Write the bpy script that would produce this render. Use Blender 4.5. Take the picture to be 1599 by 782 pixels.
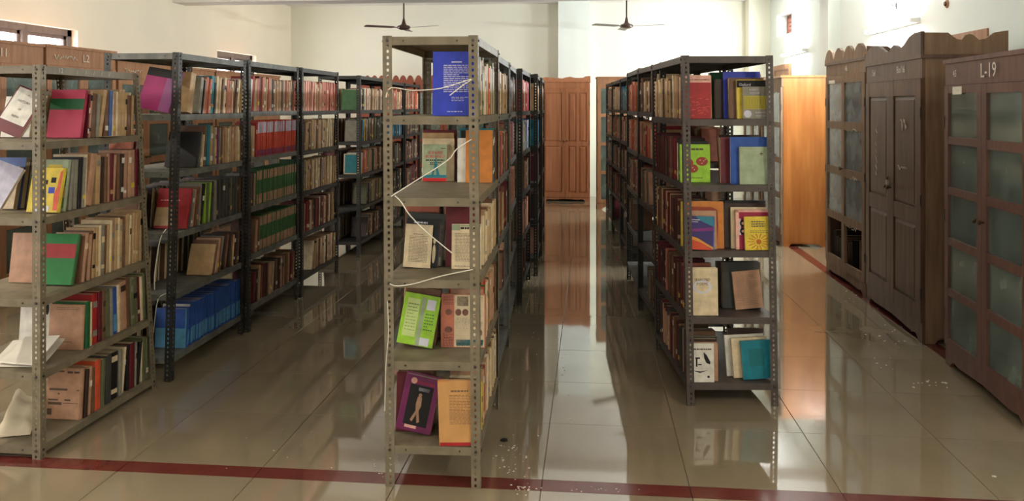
import bpy, bmesh, math, random
from mathutils import Vector, Matrix, Euler, Quaternion

for o in list(bpy.data.objects):
    bpy.data.objects.remove(o, do_unlink=True)
S = bpy.context.scene
COL = S.collection
random.seed(7)
R = math.radians

# ---------------------------------------------------------------- camera
FPX, HOR, CAMH, YAW = 1270.0, 165.0, 1.55, R(5.6)
cd = bpy.data.cameras.new('camera')
cam = bpy.data.objects.new('camera', cd)
COL.objects.link(cam)
cam.location = (0, 0, CAMH)
cam.rotation_euler = (R(90), 0, YAW)
cd.sensor_fit = 'HORIZONTAL'
cd.sensor_width = 36.0
cd.lens = 36.0 * FPX / 1599.0
cd.shift_y = -(391.0 - HOR) / 1599.0
cd.clip_start = 0.05
S.camera = cam

# ---------------------------------------------------------------- world and view
wd = bpy.data.worlds.new('sky')
S.world = wd
wd.use_nodes = True
bgn = wd.node_tree.nodes['Background']
bgn.inputs[0].default_value = (0.80, 0.90, 1.0, 1)
bgn.inputs[1].default_value = 0.4
S.view_settings.view_transform = 'Standard'
S.view_settings.look = 'None'
S.view_settings.gamma = 1.0
S.view_settings.use_curve_mapping = False
S.view_settings.exposure = 1.05

# daylight coming in through the windows (one area light in each opening; unseen windows added as fill)
def window_light(name, loc, rot, sx, sy, power, col=(1.0, 0.97, 0.92)):
    l = bpy.data.lights.new(name, 'AREA')
    l.shape = 'RECTANGLE'; l.size = sx; l.size_y = sy
    l.energy = power; l.color = col
    o = bpy.data.objects.new(name, l)
    COL.objects.link(o)
    o.location = loc; o.rotation_euler = rot
    return o
REAR = -3.0
P_REAR, P_LEFT, P_TUBE = 2, 8, 72
for x in (-3.4, -1.0, 1.4):
    window_light('fill_rear', (x, REAR + .02, 1.75), (R(90), 0, 0), 1.5, 1.5, P_REAR, (1.0, .96, .88))  # fill from the added rear windows
for y in (7.25, 11.78):
    window_light('daylight_left', (-5.28, y, 2.2), (0, R(-90), 0), .26, 1.2, P_LEFT, (1, .97, .9))
for y in (-1.2, 1.4):
    window_light('daylight_left', (-5.28, y, 1.7), (0, R(-90), 0), 1.2, 1.3, P_LEFT * 1.2, (1, .95, .86))  # extra light from unseen windows added near the viewer

# ---------------------------------------------------------------- helpers
CA, SA = math.cos(YAW), math.sin(YAW)
def cw(xc, z):                       # metres right of and ahead of the viewer -> room coordinates
    return Vector((xc * CA - z * SA, xc * SA + z * CA, 0))
def lin(c):
    c = c / 255.0
    return c / 12.92 if c <= .04045 else ((c + .055) / 1.055) ** 2.4
def rgb(t):
    return (lin(t[0]), lin(t[1]), lin(t[2]), 1)

class MB:
    def __init__(s):
        s.v = []; s.f = []; s.m = []
    def box(s, x0, y0, z0, x1, y1, z1, m=0):
        n = len(s.v)
        s.v += [(x0,y0,z0),(x1,y0,z0),(x1,y1,z0),(x0,y1,z0),(x0,y0,z1),(x1,y0,z1),(x1,y1,z1),(x0,y1,z1)]
        s.f += [(n,n+3,n+2,n+1),(n+4,n+5,n+6,n+7),(n,n+1,n+5,n+4),(n+1,n+2,n+6,n+5),(n+2,n+3,n+7,n+6),(n+3,n,n+4,n+7)]
        s.m += [m]*6
        return s
    def prism(s, poly, a0, a1, axis='y', m=0):
        n = len(s.v); k = len(poly)
        def pt(p, a):
            return {'y': (p[0], a, p[1]), 'x': (a, p[0], p[1]), 'z': (p[0], p[1], a)}[axis]
        s.v += [pt(p, a0) for p in poly] + [pt(p, a1) for p in poly]
        s.f.append(tuple(range(n, n+k))); s.f.append(tuple(range(n+2*k-1, n+k-1, -1)))
        s.m += [m, m]
        for i in range(k):
            j = (i+1) % k
            s.f.append((n+j, n+i, n+k+i, n+k+j)); s.m.append(m)
        return s
    def tube(s, pts, r, seg=6, m=0, caps=True):
        pts = [Vector(p) for p in pts]
        n0 = len(s.v)
        for i, p in enumerate(pts):
            t = (pts[min(i+1, len(pts)-1)] - pts[max(i-1, 0)]).normalized()
            a = Vector((0,0,1)) if abs(t.z) < .9 else Vector((1,0,0))
            u = t.cross(a).normalized(); w = t.cross(u)
            rr = r[i] if isinstance(r, (list, tuple)) else r
            for k in range(seg):
                g = 2*math.pi*k/seg
                s.v.append(tuple(p + u*math.cos(g)*rr + w*math.sin(g)*rr))
        for i in range(len(pts)-1):
            for k in range(seg):
                a = n0+i*seg+k; b = n0+i*seg+(k+1) % seg
                s.f.append((a, b, b+seg, a+seg)); s.m.append(m)
        if caps:
            s.f.append(tuple(range(n0+seg-1, n0-1, -1))); s.m.append(m)
            e = n0+(len(pts)-1)*seg
            s.f.append(tuple(range(e, e+seg))); s.m.append(m)
        return s
    def lathe(s, prof, cx=0, cy=0, seg=16, m=0):
        n0 = len(s.v)
        for r, z in prof:
            for k in range(seg):
                g = 2*math.pi*k/seg
                s.v.append((cx+r*math.cos(g), cy+r*math.sin(g), z))
        for i in range(len(prof)-1):
            for k in range(seg):
                a = n0+i*seg+k; b = n0+i*seg+(k+1) % seg
                s.f.append((a, b, b+seg, a+seg)); s.m.append(m)
        return s
    def add(s, other, M):
        n = len(s.v)
        s.v += [tuple(M @ Vector(p)) for p in other.v]
        s.f += [tuple(i+n for i in f) for f in other.f]
        s.m += other.m
        return s
    def mesh(s, name, mats):
        me = bpy.data.meshes.new(name)
        me.from_pydata(s.v, [], s.f)
        if not isinstance(mats, (list, tuple)): mats = [mats]
        for m in mats: me.materials.append(m)
        if len(mats) > 1: me.polygons.foreach_set('material_index', s.m)
        me.update()
        return me
    def build(s, name, mats, parent=None, M=None):
        o = bpy.data.objects.new(name, s.mesh(name, mats))
        COL.objects.link(o)
        if parent: o.parent = parent
        if M is not None: o.matrix_basis = M
        return o

def smooth(o, ang=40):
    for p in o.data.polygons: p.use_smooth = True
    try: o.data.set_sharp_from_angle(angle=R(ang))
    except Exception: pass
def tag(o, label, cat, group=None):
    o['label'] = label; o['category'] = cat
    if group: o['group'] = group
    return o
def struct(o, label=None, cat=None):
    o['kind'] = 'structure'
    if label: o['label'] = label
    if cat: o['category'] = cat
    return o
def empty(name, M):
    o = bpy.data.objects.new(name, None)
    COL.objects.link(o)
    o.empty_display_size = .1
    o.matrix_basis = M
    return o
def inst(name, me, parent, M=None):
    o = bpy.data.objects.new(name, me)
    COL.objects.link(o)
    o.parent = parent
    if M is not None: o.matrix_basis = M
    return o
def T(x, y, z=0): return Matrix.Translation((x, y, z))
def RZ(a): return Matrix.Rotation(a, 4, 'Z')
def RX(a): return Matrix.Rotation(a, 4, 'X')
def RY(a): return Matrix.Rotation(a, 4, 'Y')

def text_mb(txt, size, align='CENTER'):
    cu = bpy.data.curves.new('lettering', 'FONT')
    cu.body = txt; cu.size = size; cu.align_x = align; cu.align_y = 'CENTER'; cu.resolution_u = 2
    ob = bpy.data.objects.new('lettering', cu)
    COL.objects.link(ob)
    dg = bpy.context.evaluated_depsgraph_get(); dg.update()
    me = bpy.data.meshes.new_from_object(ob.evaluated_get(dg))
    mb = MB()
    mb.v = [tuple(v.co) for v in me.vertices]
    mb.f = [tuple(p.vertices) for p in me.polygons]
    mb.m = [0]*len(mb.f)
    bpy.data.objects.remove(ob); bpy.data.curves.remove(cu); bpy.data.meshes.remove(me)
    return mb

# ---------------------------------------------------------------- materials
MATS = {}
def mat(name, col, rough=.6, var=.12, scale=9, metal=0.0, col2=None, bump=0.0, stretch=None, spec=.4, detail=4, coat=0.0):
    if name in MATS: return MATS[name]
    m = bpy.data.materials.new(name); m.use_nodes = True
    nt = m.node_tree; b = nt.nodes['Principled BSDF']
    b.inputs['Roughness'].default_value = rough
    b.inputs['Metallic'].default_value = metal
    b.inputs['Specular IOR Level'].default_value = spec
    b.inputs['Coat Weight'].default_value = coat
    c = rgb(col)
    tc = nt.nodes.new('ShaderNodeTexCoord')
    mp = nt.nodes.new('ShaderNodeMapping')
    nz = nt.nodes.new('ShaderNodeTexNoise')
    mx = nt.nodes.new('ShaderNodeMix'); mx.data_type = 'RGBA'
    nt.links.new(tc.outputs['Object'], mp.inputs[0])
    if stretch: mp.inputs['Scale'].default_value = stretch
    nt.links.new(mp.outputs[0], nz.inputs['Vector'])
    nz.inputs['Scale'].default_value = scale; nz.inputs['Detail'].default_value = detail
    rp = nt.nodes.new('ShaderNodeMapRange')
    rp.inputs[1].default_value = .32; rp.inputs[2].default_value = .68
    nt.links.new(nz.outputs[0], rp.inputs[0])
    nt.links.new(rp.outputs[0], mx.inputs[0])
    if col2: ca, cb = c, rgb(col2)
    else:
        ca = tuple(min(1, x*(1-var)) for x in c[:3]) + (1,)
        cb = tuple(min(1, x*(1+var)) for x in c[:3]) + (1,)
    mx.inputs[6].default_value = ca; mx.inputs[7].default_value = cb
    nt.links.new(mx.outputs[2], b.inputs['Base Color'])
    if bump:
        bp = nt.nodes.new('ShaderNodeBump'); bp.inputs['Strength'].default_value = bump
        bp.inputs['Distance'].default_value = .004
        nt.links.new(nz.outputs[0], bp.inputs['Height']); nt.links.new(bp.outputs[0], b.inputs['Normal'])
    MATS[name] = m
    return m
def emit(name, col, strength):
    m = bpy.data.materials.new(name); m.use_nodes = True
    nt = m.node_tree; b = nt.nodes['Principled BSDF']
    b.inputs['Base Color'].default_value = (1, 1, 1, 1)
    b.inputs['Emission Color'].default_value = (*col, 1)
    b.inputs['Emission Strength'].default_value = strength
    return m
def glass(name, dust, fac, tint=(.8, .88, .85)):
    m = bpy.data.materials.new(name); m.use_nodes = True
    nt = m.node_tree; nt.nodes.clear()
    out = nt.nodes.new('ShaderNodeOutputMaterial')
    tr = nt.nodes.new('ShaderNodeBsdfTransparent'); tr.inputs[0].default_value = (*tint, 1)
    gl = nt.nodes.new('ShaderNodeBsdfGlossy'); gl.inputs['Roughness'].default_value = .12
    df = nt.nodes.new('ShaderNodeBsdfDiffuse'); df.inputs[0].default_value = rgb(dust)
    fr = nt.nodes.new('ShaderNodeFresnel'); fr.inputs[0].default_value = 1.5
    nz = nt.nodes.new('ShaderNodeTexNoise'); nz.inputs['Scale'].default_value = 5
    mr = nt.nodes.new('ShaderNodeMapRange')
    mr.inputs[1].default_value = .3; mr.inputs[2].default_value = .7
    mr.inputs[3].default_value = fac*.55; mr.inputs[4].default_value = min(1, fac*1.35)
    tc = nt.nodes.new('ShaderNodeTexCoord')
    nt.links.new(tc.outputs['Object'], nz.inputs['Vector']); nt.links.new(nz.outputs[0], mr.inputs[0])
    m1 = nt.nodes.new('ShaderNodeMixShader'); m2 = nt.nodes.new('ShaderNodeMixShader')
    nt.links.new(mr.outputs[0], m1.inputs[0]); nt.links.new(tr.outputs[0], m1.inputs[1]); nt.links.new(df.outputs[0], m1.inputs[2])
    nt.links.new(fr.outputs[0], m2.inputs[0]); nt.links.new(m1.outputs[0], m2.inputs[1]); nt.links.new(gl.outputs[0], m2.inputs[2])
    nt.links.new(m2.outputs[0], out.inputs[0])
    return m

m_wall_l = mat('wall_cream', (238, 228, 205), .85, .03, 1.2)
m_wall_b = mat('wall_pale', (232, 230, 212), .85, .03, 1.0)
m_wall_r = mat('wall_mint', (226, 232, 224), .85, .03, 1.0)  # walls cool towards the right: tube-light tint put into their colours
m_ceil = mat('ceiling_white', (240, 238, 232), .9, .03, 1.5)
m_grout = mat('grout', (78, 70, 60), .9)
m_tile = mat('vitrified_tile', (146, 131, 106), .045, .07, 2.2, spec=1.0, coat=.5)
m_tile.node_tree.nodes['Principled BSDF'].inputs['Coat Roughness'].default_value = .03
m_stripe = mat('red_border_tile', (104, 48, 40), .14, .12, 12, spec=.5)
m_olive = mat('olive_paint', (106, 96, 76), .55, .1, 14, col2=(128, 116, 94), spec=.4)
m_olive2 = mat('grey_paint_and_lit_lips', (112, 112, 104), .55, .12, 14, col2=(84, 84, 78))  # rack paint; on some dark racks it puts lit lips into colour
m_dark = mat('dark_paint', (32, 31, 28), .5, .2, 10, col2=(46, 45, 40), spec=.45)
m_brownsteel = mat('brown_grey_paint', (84, 72, 66), .5, .15, 10, col2=(64, 58, 54), spec=.45)
m_bolt = mat('bolt_steel', (70, 66, 60), .4, metal=.6)
m_page = mat('page_paper', (196, 176, 140), .9, .12, 60, stretch=(1, 6, 1))
m_paper = mat('white_paper', (216, 208, 192), .85, .06, 12)
m_twine = mat('white_plastic_strap', (228, 222, 206), .45, .05, 30)
m_chalk = mat('chalk', (206, 198, 182), .9, .1, 40)
m_w_dark = mat('wood_dark', (78, 53, 39), .45, .2, 4, col2=(106, 76, 56), stretch=(6, 6, .6), spec=.4)
m_w_red = mat('wood_red', (84, 50, 39), .45, .2, 4, col2=(106, 66, 52), stretch=(6, 6, .6), spec=.4)
m_w_mid = mat('wood_weathered', (112, 86, 64), .6, .2, 4, col2=(138, 110, 84), stretch=(6, 6, .6))
m_w_tan = mat('wood_tan', (140, 96, 64), .5, .2, 4, col2=(168, 120, 82), stretch=(6, 6, .5))
m_w_orange = mat('wood_orange', (150, 88, 38), .35, .2, 3, col2=(176, 112, 56), stretch=(5, 5, .5), spec=.45)
m_w_teak = mat('wood_teak', (148, 92, 58), .4, .2, 3, col2=(172, 112, 74), stretch=(7, 7, .4), spec=.4)
m_w_brick = mat('wood_brick_red', (128, 62, 42), .6, .2, 8, col2=(150, 80, 56))
m_frame = mat('window_frame_wood', (104, 97, 92), .55, .15, 5, stretch=(4, 4, .6))
m_frame_r = mat('ventilator_wood', (120, 72, 52), .55, .15, 5)
m_fan = mat('fan_brown', (66, 42, 32), .35, .1, 10, spec=.5)
m_black = mat('black_ink', (26, 22, 22), .7)
m_white = mat('white_plastic', (232, 230, 224), .4, .02)
m_brass = mat('old_brass', (92, 74, 48), .45, metal=.7)
m_pane_day = emit('daylight_pane', (.93, .92, 1.0), 6.0)
m_glass_g = glass('dusty_green_glass', (128, 142, 130), .5)
m_glass_b = glass('dusty_blue_glass', (146, 156, 156), .62)

PAL = dict(t=(178,146,104), b=(108,76,54), d=(58,40,32), k=(26,24,24), r=(158,36,38), o=(204,84,50), s=(180,106,84),
  c=(212,192,156), w=(214,208,196), g=(34,92,52), G=(98,100,70), e=(132,126,112), E=(62,62,58), u=(40,78,150), U=(84,144,178),
  q=(24,118,132), p=(112,36,82), y=(212,186,62), l=(150,196,52), m=(98,28,36), n=(176,134,106), B=(44,60,172), f=(150,30,60),
  O=(196,120,50), L=(196,192,210), z=(150,162,130), a=(70,96,150), v=(196,72,48), h=(60,104,60), j=(224,168,150))
CN = dict(t='tan', b='brown', d='dark brown', k='black', r='red', o='orange', s='salmon', c='cream', w='white', g='green', G='olive',
  e='grey', E='charcoal', u='blue', U='pale blue', q='teal', p='purple', y='yellow', l='lime green', m='maroon', n='beige', B='royal blue',
  f='crimson', O='ochre', L='lavender', z='sage', a='slate blue', v='orange red', h='green', j='pink')
def cover(c):
    return mat('cover_' + CN[c].replace(' ', '_') + '_' + c, PAL[c], .5, .16, 22, spec=.35)

# ---------------------------------------------------------------- room shell
XL, XR, YB, ZC = -5.3, 2.9, 13.95, 3.3
fl = struct(MB().box(XL-.2, REAR-.2, -.2, XR+.2, YB+.2, -.004).build('floor', m_grout))
NEAR = 2.07
near = MB().box(XL, REAR, -.004, XR, NEAR-.002, 0).build('tiled_apron', m_tile, fl)
JX = -.204
xs = [JX + .6*k for k in range(-9, 4)]                # ... 1.596
cols = [(XL, xs[0])] + [(xs[i], xs[i+1]) for i in range(len(xs)-1)] + [(1.596, 2.15), (2.25, XR)]
rows = [(2.07, 2.67), (2.67, 3.27)] + [(3.37 + .6*k, 3.97 + .6*k) for k in range(17)] + [(13.57, YB)]
gp = .0012
tile_cache = {}
def tile(w, d, m, nm):
    key = (round(w, 3), round(d, 3), nm)
    if key not in tile_cache:
        mb = MB()
        e = .001
        mb.prism([(-w/2, -.004), (w/2, -.004), (w/2, -e), (w/2-e, 0), (-w/2+e, 0), (-w/2, -e)], -d/2, d/2, 'y')
        tile_cache[key] = mb.mesh(nm, m)
    return tile_cache[key]
for x0, x1 in cols:
    for y0, y1 in rows:
        inst('floor_tile', tile(x1-x0-2*gp, y1-y0-2*gp, m_tile, 'floor_tile'), fl, T((x0+x1)/2, (y0+y1)/2))
for x0, x1 in cols + [(2.15, 2.25)]:
    inst('border_tile', tile(x1-x0-2*gp, .1-2*gp, m_stripe, 'border_tile'), fl, T((x0+x1)/2, 3.32))
for y0, y1 in rows[2:]:
    inst('border_tile', tile(.1-2*gp, y1-y0-2*gp, m_stripe, 'border_tile'), fl, T(2.20, (y0+y1)/2))
for y0, y1 in rows[:2]:
    inst('floor_tile', tile(.1-2*gp, y1-y0-2*gp, m_tile, 'floor_tile'), fl, T(2.20, (y0+y1)/2))

def wall_with_holes(name, axis, pos, th, a0, a1, z0, z1, holes, m):
    # axis 'x': wall in the plane x = pos, running along y; 'y': plane y = pos, running along x
    mb = MB()
    def bx(u0, u1, w0, w1):
        if u1-u0 < 1e-4 or w1-w0 < 1e-4: return
        if axis == 'x': mb.box(min(pos, pos+th), u0, w0, max(pos, pos+th), u1, w1)
        else: mb.box(u0, min(pos, pos+th), w0, u1, max(pos, pos+th), w1)
    hs = sorted(holes)
    cur = a0
    for (h0, h1, g0, g1) in hs:
        bx(cur, h0, z0, z1); bx(h0, h1, z0, g0); bx(h0, h1, g1, z1); cur = h1
    bx(cur, a1, z0, z1)
    return struct(mb.build(name, m))
wall_with_holes('wall_left', 'x', XL, -.25, REAR-.2, YB+.2, 0, ZC+.2,
    [(-1.9, -.5, 1.0, 2.33), (.7, 2.1, 1.0, 2.33), (6.5, 7.95, .95, 2.33), (11.1, 12.45, .95, 2.34)], m_wall_l)
wall_with_holes('wall_back', 'y', YB, .2, XL, XR, 0, ZC+.2, [], m_wall_b)
wall_with_holes('wall_right', 'x', XR, .3, REAR-.2, YB+.2, 0, ZC+.2,
    [(6.28, 7.3, 0, 2.12), (11.9, 12.15, 0, .01), (12.2, 13.15, 2.62, 2.96)], m_wall_r)
wall_with_holes('wall_rear', 'y', REAR, -.2, XL, XR, 0, ZC+.2,
    [(-4.2, -2.6, 1.0, 2.5), (-1.8, -.2, 1.0, 2.5), (.6, 2.2, 1.0, 2.5)], m_wall_b)
struct(MB().box(XL-.3, REAR-.3, ZC, XR+.3, YB+.3, ZC+.2).build('ceiling', m_ceil))
struct(MB().box(XL, 9.86, 2.86, XR, 10.2, ZC).build('trim_1', m_ceil), 'white ceiling beam crossing the room', 'beam')
struct(MB().box(XL, 1.2, 2.86, XR, 1.54, ZC).build('trim_2', m_ceil), 'white ceiling beam above the viewer', 'beam')
struct(MB().box(2.76, 9.86, 0, XR, 10.2, 2.86).build('trim_3', m_wall_r), 'pale pillar standing out from right wall', 'pillar')
struct(MB().box(-.56, 13.65, 0, -.03, YB, ZC).build('trim_4', m_wall_r), 'white pillar in the middle of back wall', 'pillar')
struct(MB().box(2.56, 13.62, 0, XR, YB, ZC).build('trim_5', m_wall_b), 'pale pillar in the far right corner', 'pillar')

# windows of the left wall
def window(n, y0, y1, z0, z1, mull):
    M = T(XL, (y0+y1)/2, z0)
    w = empty('window_%d' % n, M); struct(w)
    hw = (y1-y0)/2; H = z1-z0; f = .065
    fm = MB()
    x0, x1 = -.16, -.07
    fm.box(x0, -hw, 0, x1, -hw+f, H).box(x0, hw-f, 0, x1, hw, H).box(x0, -hw, 0, x1, hw, f).box(x0, -hw, H-f, x1, hw, H)
    fm.build('window_frame', m_frame, w)
    for c in mull: MB().box(x0, c-.04, f, x1+.01, c+.04, H-f).build('mullion', m_frame, w)
    edges = [-hw+f] + [e for c in mull for e in (c-.04, c+.04)] + [hw-f]
    for i in range(0, len(edges), 2):
        a, b = edges[i], edges[i+1]
        s = MB(); k = .035
        s.box(x0+.02, a, f, x1-.02, a+k, H-f).box(x0+.02, b-k, f, x1-.02, b, H-f).box(x0+.02, a, f, x1-.02, b, f+k).box(x0+.02, a, H-f-k, x1-.02, b, H-f-.001)
        sa = s.build('sash', m_frame, w)
        MB().box(-.125, a+k, f+k, -.12, b-k, H-f-k).build('pane', m_pane_day, sa)
    MB().box(-.07, -hw-.02, -.03, .03, hw+.02, 0).build('window_sill', m_wall_l, w)
window(1, 6.5, 7.95, .95, 2.33, (.02,))
window(2, 11.1, 12.45, .95, 2.34, (0,))
window(3, -1.9, -.5, 1.0, 2.33, (0,))  # unseen window, added to let in light near the viewer
window(4, .7, 2.1, 1.0, 2.33, (0,))  # another added window outside the view, for light
# ventilator of the right wall
w = struct(empty('window_5', T(XR, 12.675, 2.62)))
fm = MB(); f = .05
for (a, b, c, d) in ((-.475, -.425, 0, .34), (.425, .475, 0, .34), (-.425, .425, 0, f), (-.425, .425, .34-f, .34)):
    fm.box(.16, a, c, .25, b, d)
fm.build('window_frame', m_frame_r, w)
for k in range(3): MB().box(.19, -.425, .105+.06*k, .205, .425, .117+.06*k).build('louver_bar', m_frame_r, w)
MB().box(.235, -.425, f, .24, .425, .34-f).build('pane', m_pane_day, w)
# doors of the right wall, only their heads rise above the cupboards
def door(n, y0, y1, h, th0):
    M = T(XR, (y0+y1)/2, 0)
    d = struct(empty('door_%d' % n, M)); hw = (y1-y0)/2
    MB().box(th0, -hw, 0, .10, -hw+.08, h).box(th0, hw-.08, 0, .10, hw, h).box(th0, -hw+.08, h-.08, .10, hw-.08, h).build('door_frame', m_w_tan, d)
    for s in (-1, 1):
        a, b = sorted((s*.004, s*(hw-.08)))
        lf = MB().box(max(th0, .0)+.03, a, .005, max(th0, .0)+.07, b, h-.08).build('door_leaf', m_w_tan, d)
        for z0, z1 in ((.2, .9), (1.05, h-.25)):
            MB().box(max(th0, .0)+.022, a+.08, z0, max(th0, .0)+.031, b-.08, z1).build('door_panel', m_w_tan, lf)
door(1, 6.28, 7.3, 2.12, -.012)
# a door set flush on the face of the far wall stretch
d = struct(empty('door_2', T(XR, 12.7, 0)))
MB().box(-.04, -.5, 0, -.001, -.42, 2.17).box(-.04, .42, 0, -.001, .5, 2.17).box(-.04, -.42, 2.09, -.001, .42, 2.17).build('door_frame', m_w_tan, d)
for s in (-1, 1):
    a, b = sorted((s*.004, s*.42))
    lf = MB().box(-.03, a, .005, -.001, b, 2.09).build('door_leaf', m_w_tan, d)
    for z0, z1 in ((.2, .9), (1.05, 1.9)):
        MB().box(-.036, a+.07, z0, -.03, b-.07, z1).build('door_panel', m_w_tan, lf)
# unseen rear windows behind the viewer, added for fill light
for i, x in enumerate((-3.4, -1.0, 1.4)):
    w = struct(empty('window_%d' % (6+i), T(x, REAR, 1.0)))
    MB().box(-.8, -.12, 0, -.74, -.06, 1.5).box(.74, -.12, 0, .8, -.06, 1.5).box(-.74, -.12, 0, .74, -.06, .06).box(-.74, -.12, 1.44, .74, -.06, 1.5).box(-.03, -.12, .06, .03, -.06, 1.44).build('window_frame', m_frame, w)

# ---------------------------------------------------------------- tube lights of the right wall, plus added fill tubes out of view
m_tubeglow = emit('fluorescent_tube', (.90, .97, 1.0), 30)
def tube_light(y, z, label, power, M=None, col=(.92, .97, 1.0)):
    t = tag(empty('tube_light', M or T(XR, y, z)), label, 'lamp', 'tube lights on the walls')
    MB().box(-.04, -.62, -.022, 0, .62, .022).build('batten', m_white, t)
    for s in (-1, 1):
        MB().box(-.085, s*.61-.018, -.02, -.04, s*.61+.018, .02).build('lamp_holder', m_white, t)
    tb = MB().tube([(-.068, -.592, 0), (-.068, .592, 0)], .013, 10).build('tube', m_tubeglow, t); smooth(tb)
    l = bpy.data.lights.new('tube_glow', 'AREA'); l.shape = 'RECTANGLE'; l.size = .05; l.size_y = 1.18
    l.energy = power; l.color = col
    # the tube also shines on the wall behind it and all around
    for nm, rot, dx, e in (('tube_light_out', R(90), -.10, 1.0), ('tube_light_up', R(180), -.075, .06), ('tube_light_down', 0, -.075, .06)):
        ll = l.copy(); ll.energy = power * e
        lo = bpy.data.objects.new(nm, ll); COL.objects.link(lo); lo.parent = t
        lo.location = (dx, 0, .03 if 'up' in nm else (-.03 if 'down' in nm else 0)); lo.rotation_euler = (0, rot, 0)
tube_light(8.15, 2.31, 'glowing tube light on the right wall above the scalloped dark cupboards', P_TUBE)
tube_light(11.9, 2.30, 'glowing far tube light on the right wall beyond the pillar', P_TUBE * .75)

tube_light(3.0, 2.62, 'added fill tube light, out of view on the left wall', 38, T(XL, 3.6, 2.80) @ RZ(math.pi), (1, .93, .80))  # added lamp, brightens the left wall and the fronts
tube_light(.8, 2.78, 'added fill tube light, out of view on the near right wall', 34, T(XR, .8, 2.78), (1, .93, .80))  # added lamp, lights the floor and rack fronts from above
tube_light(0, 0, 'added fill tube light, unseen on the wall behind the viewer', 6, T(-1.1, REAR, 2.82) @ RZ(R(-90)), (1, .93, .80))  # added lamp, weak fill from behind

# small wall fittings
t = tag(empty('wall_rosette', T(XR, 6.98, 2.385)), 'small brown round fitting high on the right wall', 'wall fitting')
o = MB().lathe([(0, 0), (.034, 0), (.036, .006), (.028, .012), (.012, .014), (.010, .024), (0, .026)], seg=14).build('plate', m_w_tan, t, RY(R(-90))); smooth(o)
o = MB().lathe([(.016, .012), (.02, .018), (.016, .024)], seg=12).build('ring', m_brass, t, RY(R(-90))); smooth(o)
t = tag(empty('wall_hook', T(XR, 8.1, 2.50)), 'tiny dark hook on the wall above the nearer tube light', 'hook')
MB().tube([(0, 0, 0), (-.03, 0, 0), (-.04, 0, .012), (-.04, 0, .03)], .005, 6).build('hook_wire', m_bolt, t)
MB().box(-.006, -.012, -.03, 0, .012, .03).build('hook_plate', m_bolt, t)

# ---------------------------------------------------------------- ceiling fans
def fan(xc, z, h, label):
    p = cw(xc, z)
    t = tag(empty('ceiling_fan', T(p.x, p.y, h) @ RZ(YAW)), label, 'fan', 'ceiling fans at the back')
    o = MB().tube([(0, 0, .06), (0, 0, ZC-h)], .012, 8).build('down_rod', m_fan, t); smooth(o)
    o = MB().lathe([(0, -.045), (.05, -.042), (.095, -.02), (.10, .0), (.085, .018), (.05, .028), (.03, .05), (.02, .1), (.012, .13)], seg=20).build('motor_housing', m_fan, t); smooth(o)
    o = MB().lathe([(.012, ZC-h-.09), (.055, ZC-h-.03), (.06, ZC-h)], seg=14).build('canopy', m_fan, t); smooth(o)
    for k in range(3):
        a = R(90 + 120*k)
        b = MB()
        b.prism([(.06, -.02), (.14, -.022), (.18, -.055), (.58, -.062), (.60, -.04), (.60, .045), (.58, .06), (.18, .055), (.14, .022), (.06, .02)], 0, .004, 'z')
        b.build('blade', m_fan, t, RZ(a) @ T(0, 0, -.012) @ RX(R(8)))
fan(-1.597, 12.0, 2.71, 'brown three-bladed ceiling fan above the central rack')
fan(1.69, 12.0, 2.73, 'brown three-bladed ceiling fan left of the right-hand rack')

# ---------------------------------------------------------------- racks
PH, FLG, TH = 1.83, .038, .002
def post_mesh():
    mb = MB()
    n = 72; pit = PH/n
    for fl_ in range(2):
        for i in range(n):
            z0 = i*pit; z1 = z0+pit; zc = (z0+z1)/2; c = FLG*.55
            for lay in (0, 1):
                off = TH*lay
                base = len(mb.v)
                outer = [(0, z0), (FLG, z0), (FLG, z1), (0, z1)]
                hol = [(c-.0035, zc-.0062), (c+.0035, zc-.0062), (c+.0055, zc), (c+.0035, zc+.0062), (c-.0035, zc+.0062), (c-.0055, zc)]
                for (a, z) in outer+hol:
                    mb.v.append((a, off, z) if fl_ == 0 else (off, a, z))
                o = base; h = base+4
                fs = [(o, o+1, h+1, h), (o+1, h+2, h+1), (o+1, o+2, h+3, h+2), (o+2, o+3, h+4, h+3), (o+3, h+5, h+4), (o+3, o, h, h+5)]
                fs[2] = (o+1, o+2, h+2); fs.append((o+2, h+3, h+2))
                fs[5] = (o+3, o, h+5); fs.append((o, h, h+5))
                mb.f += fs; mb.m += [0]*len(fs)
            a = base-10+4; b = base+4
            for k in range(6):
                j = (k+1) % 6
                mb.f.append((a+k, a+j, b+j, b+k)); mb.m.append(0)
        if fl_ == 0: mb.box(FLG, 0, 0, FLG+.0002, TH, PH)
        else: mb.box(0, FLG, 0, TH, FLG+.0002, PH)
    return mb
POSTMB = post_mesh()
POST = {}
def post_for(m):
    if m.name not in POST: POST[m.name] = POSTMB.mesh('post', m)
    return POST[m.name]

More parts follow.
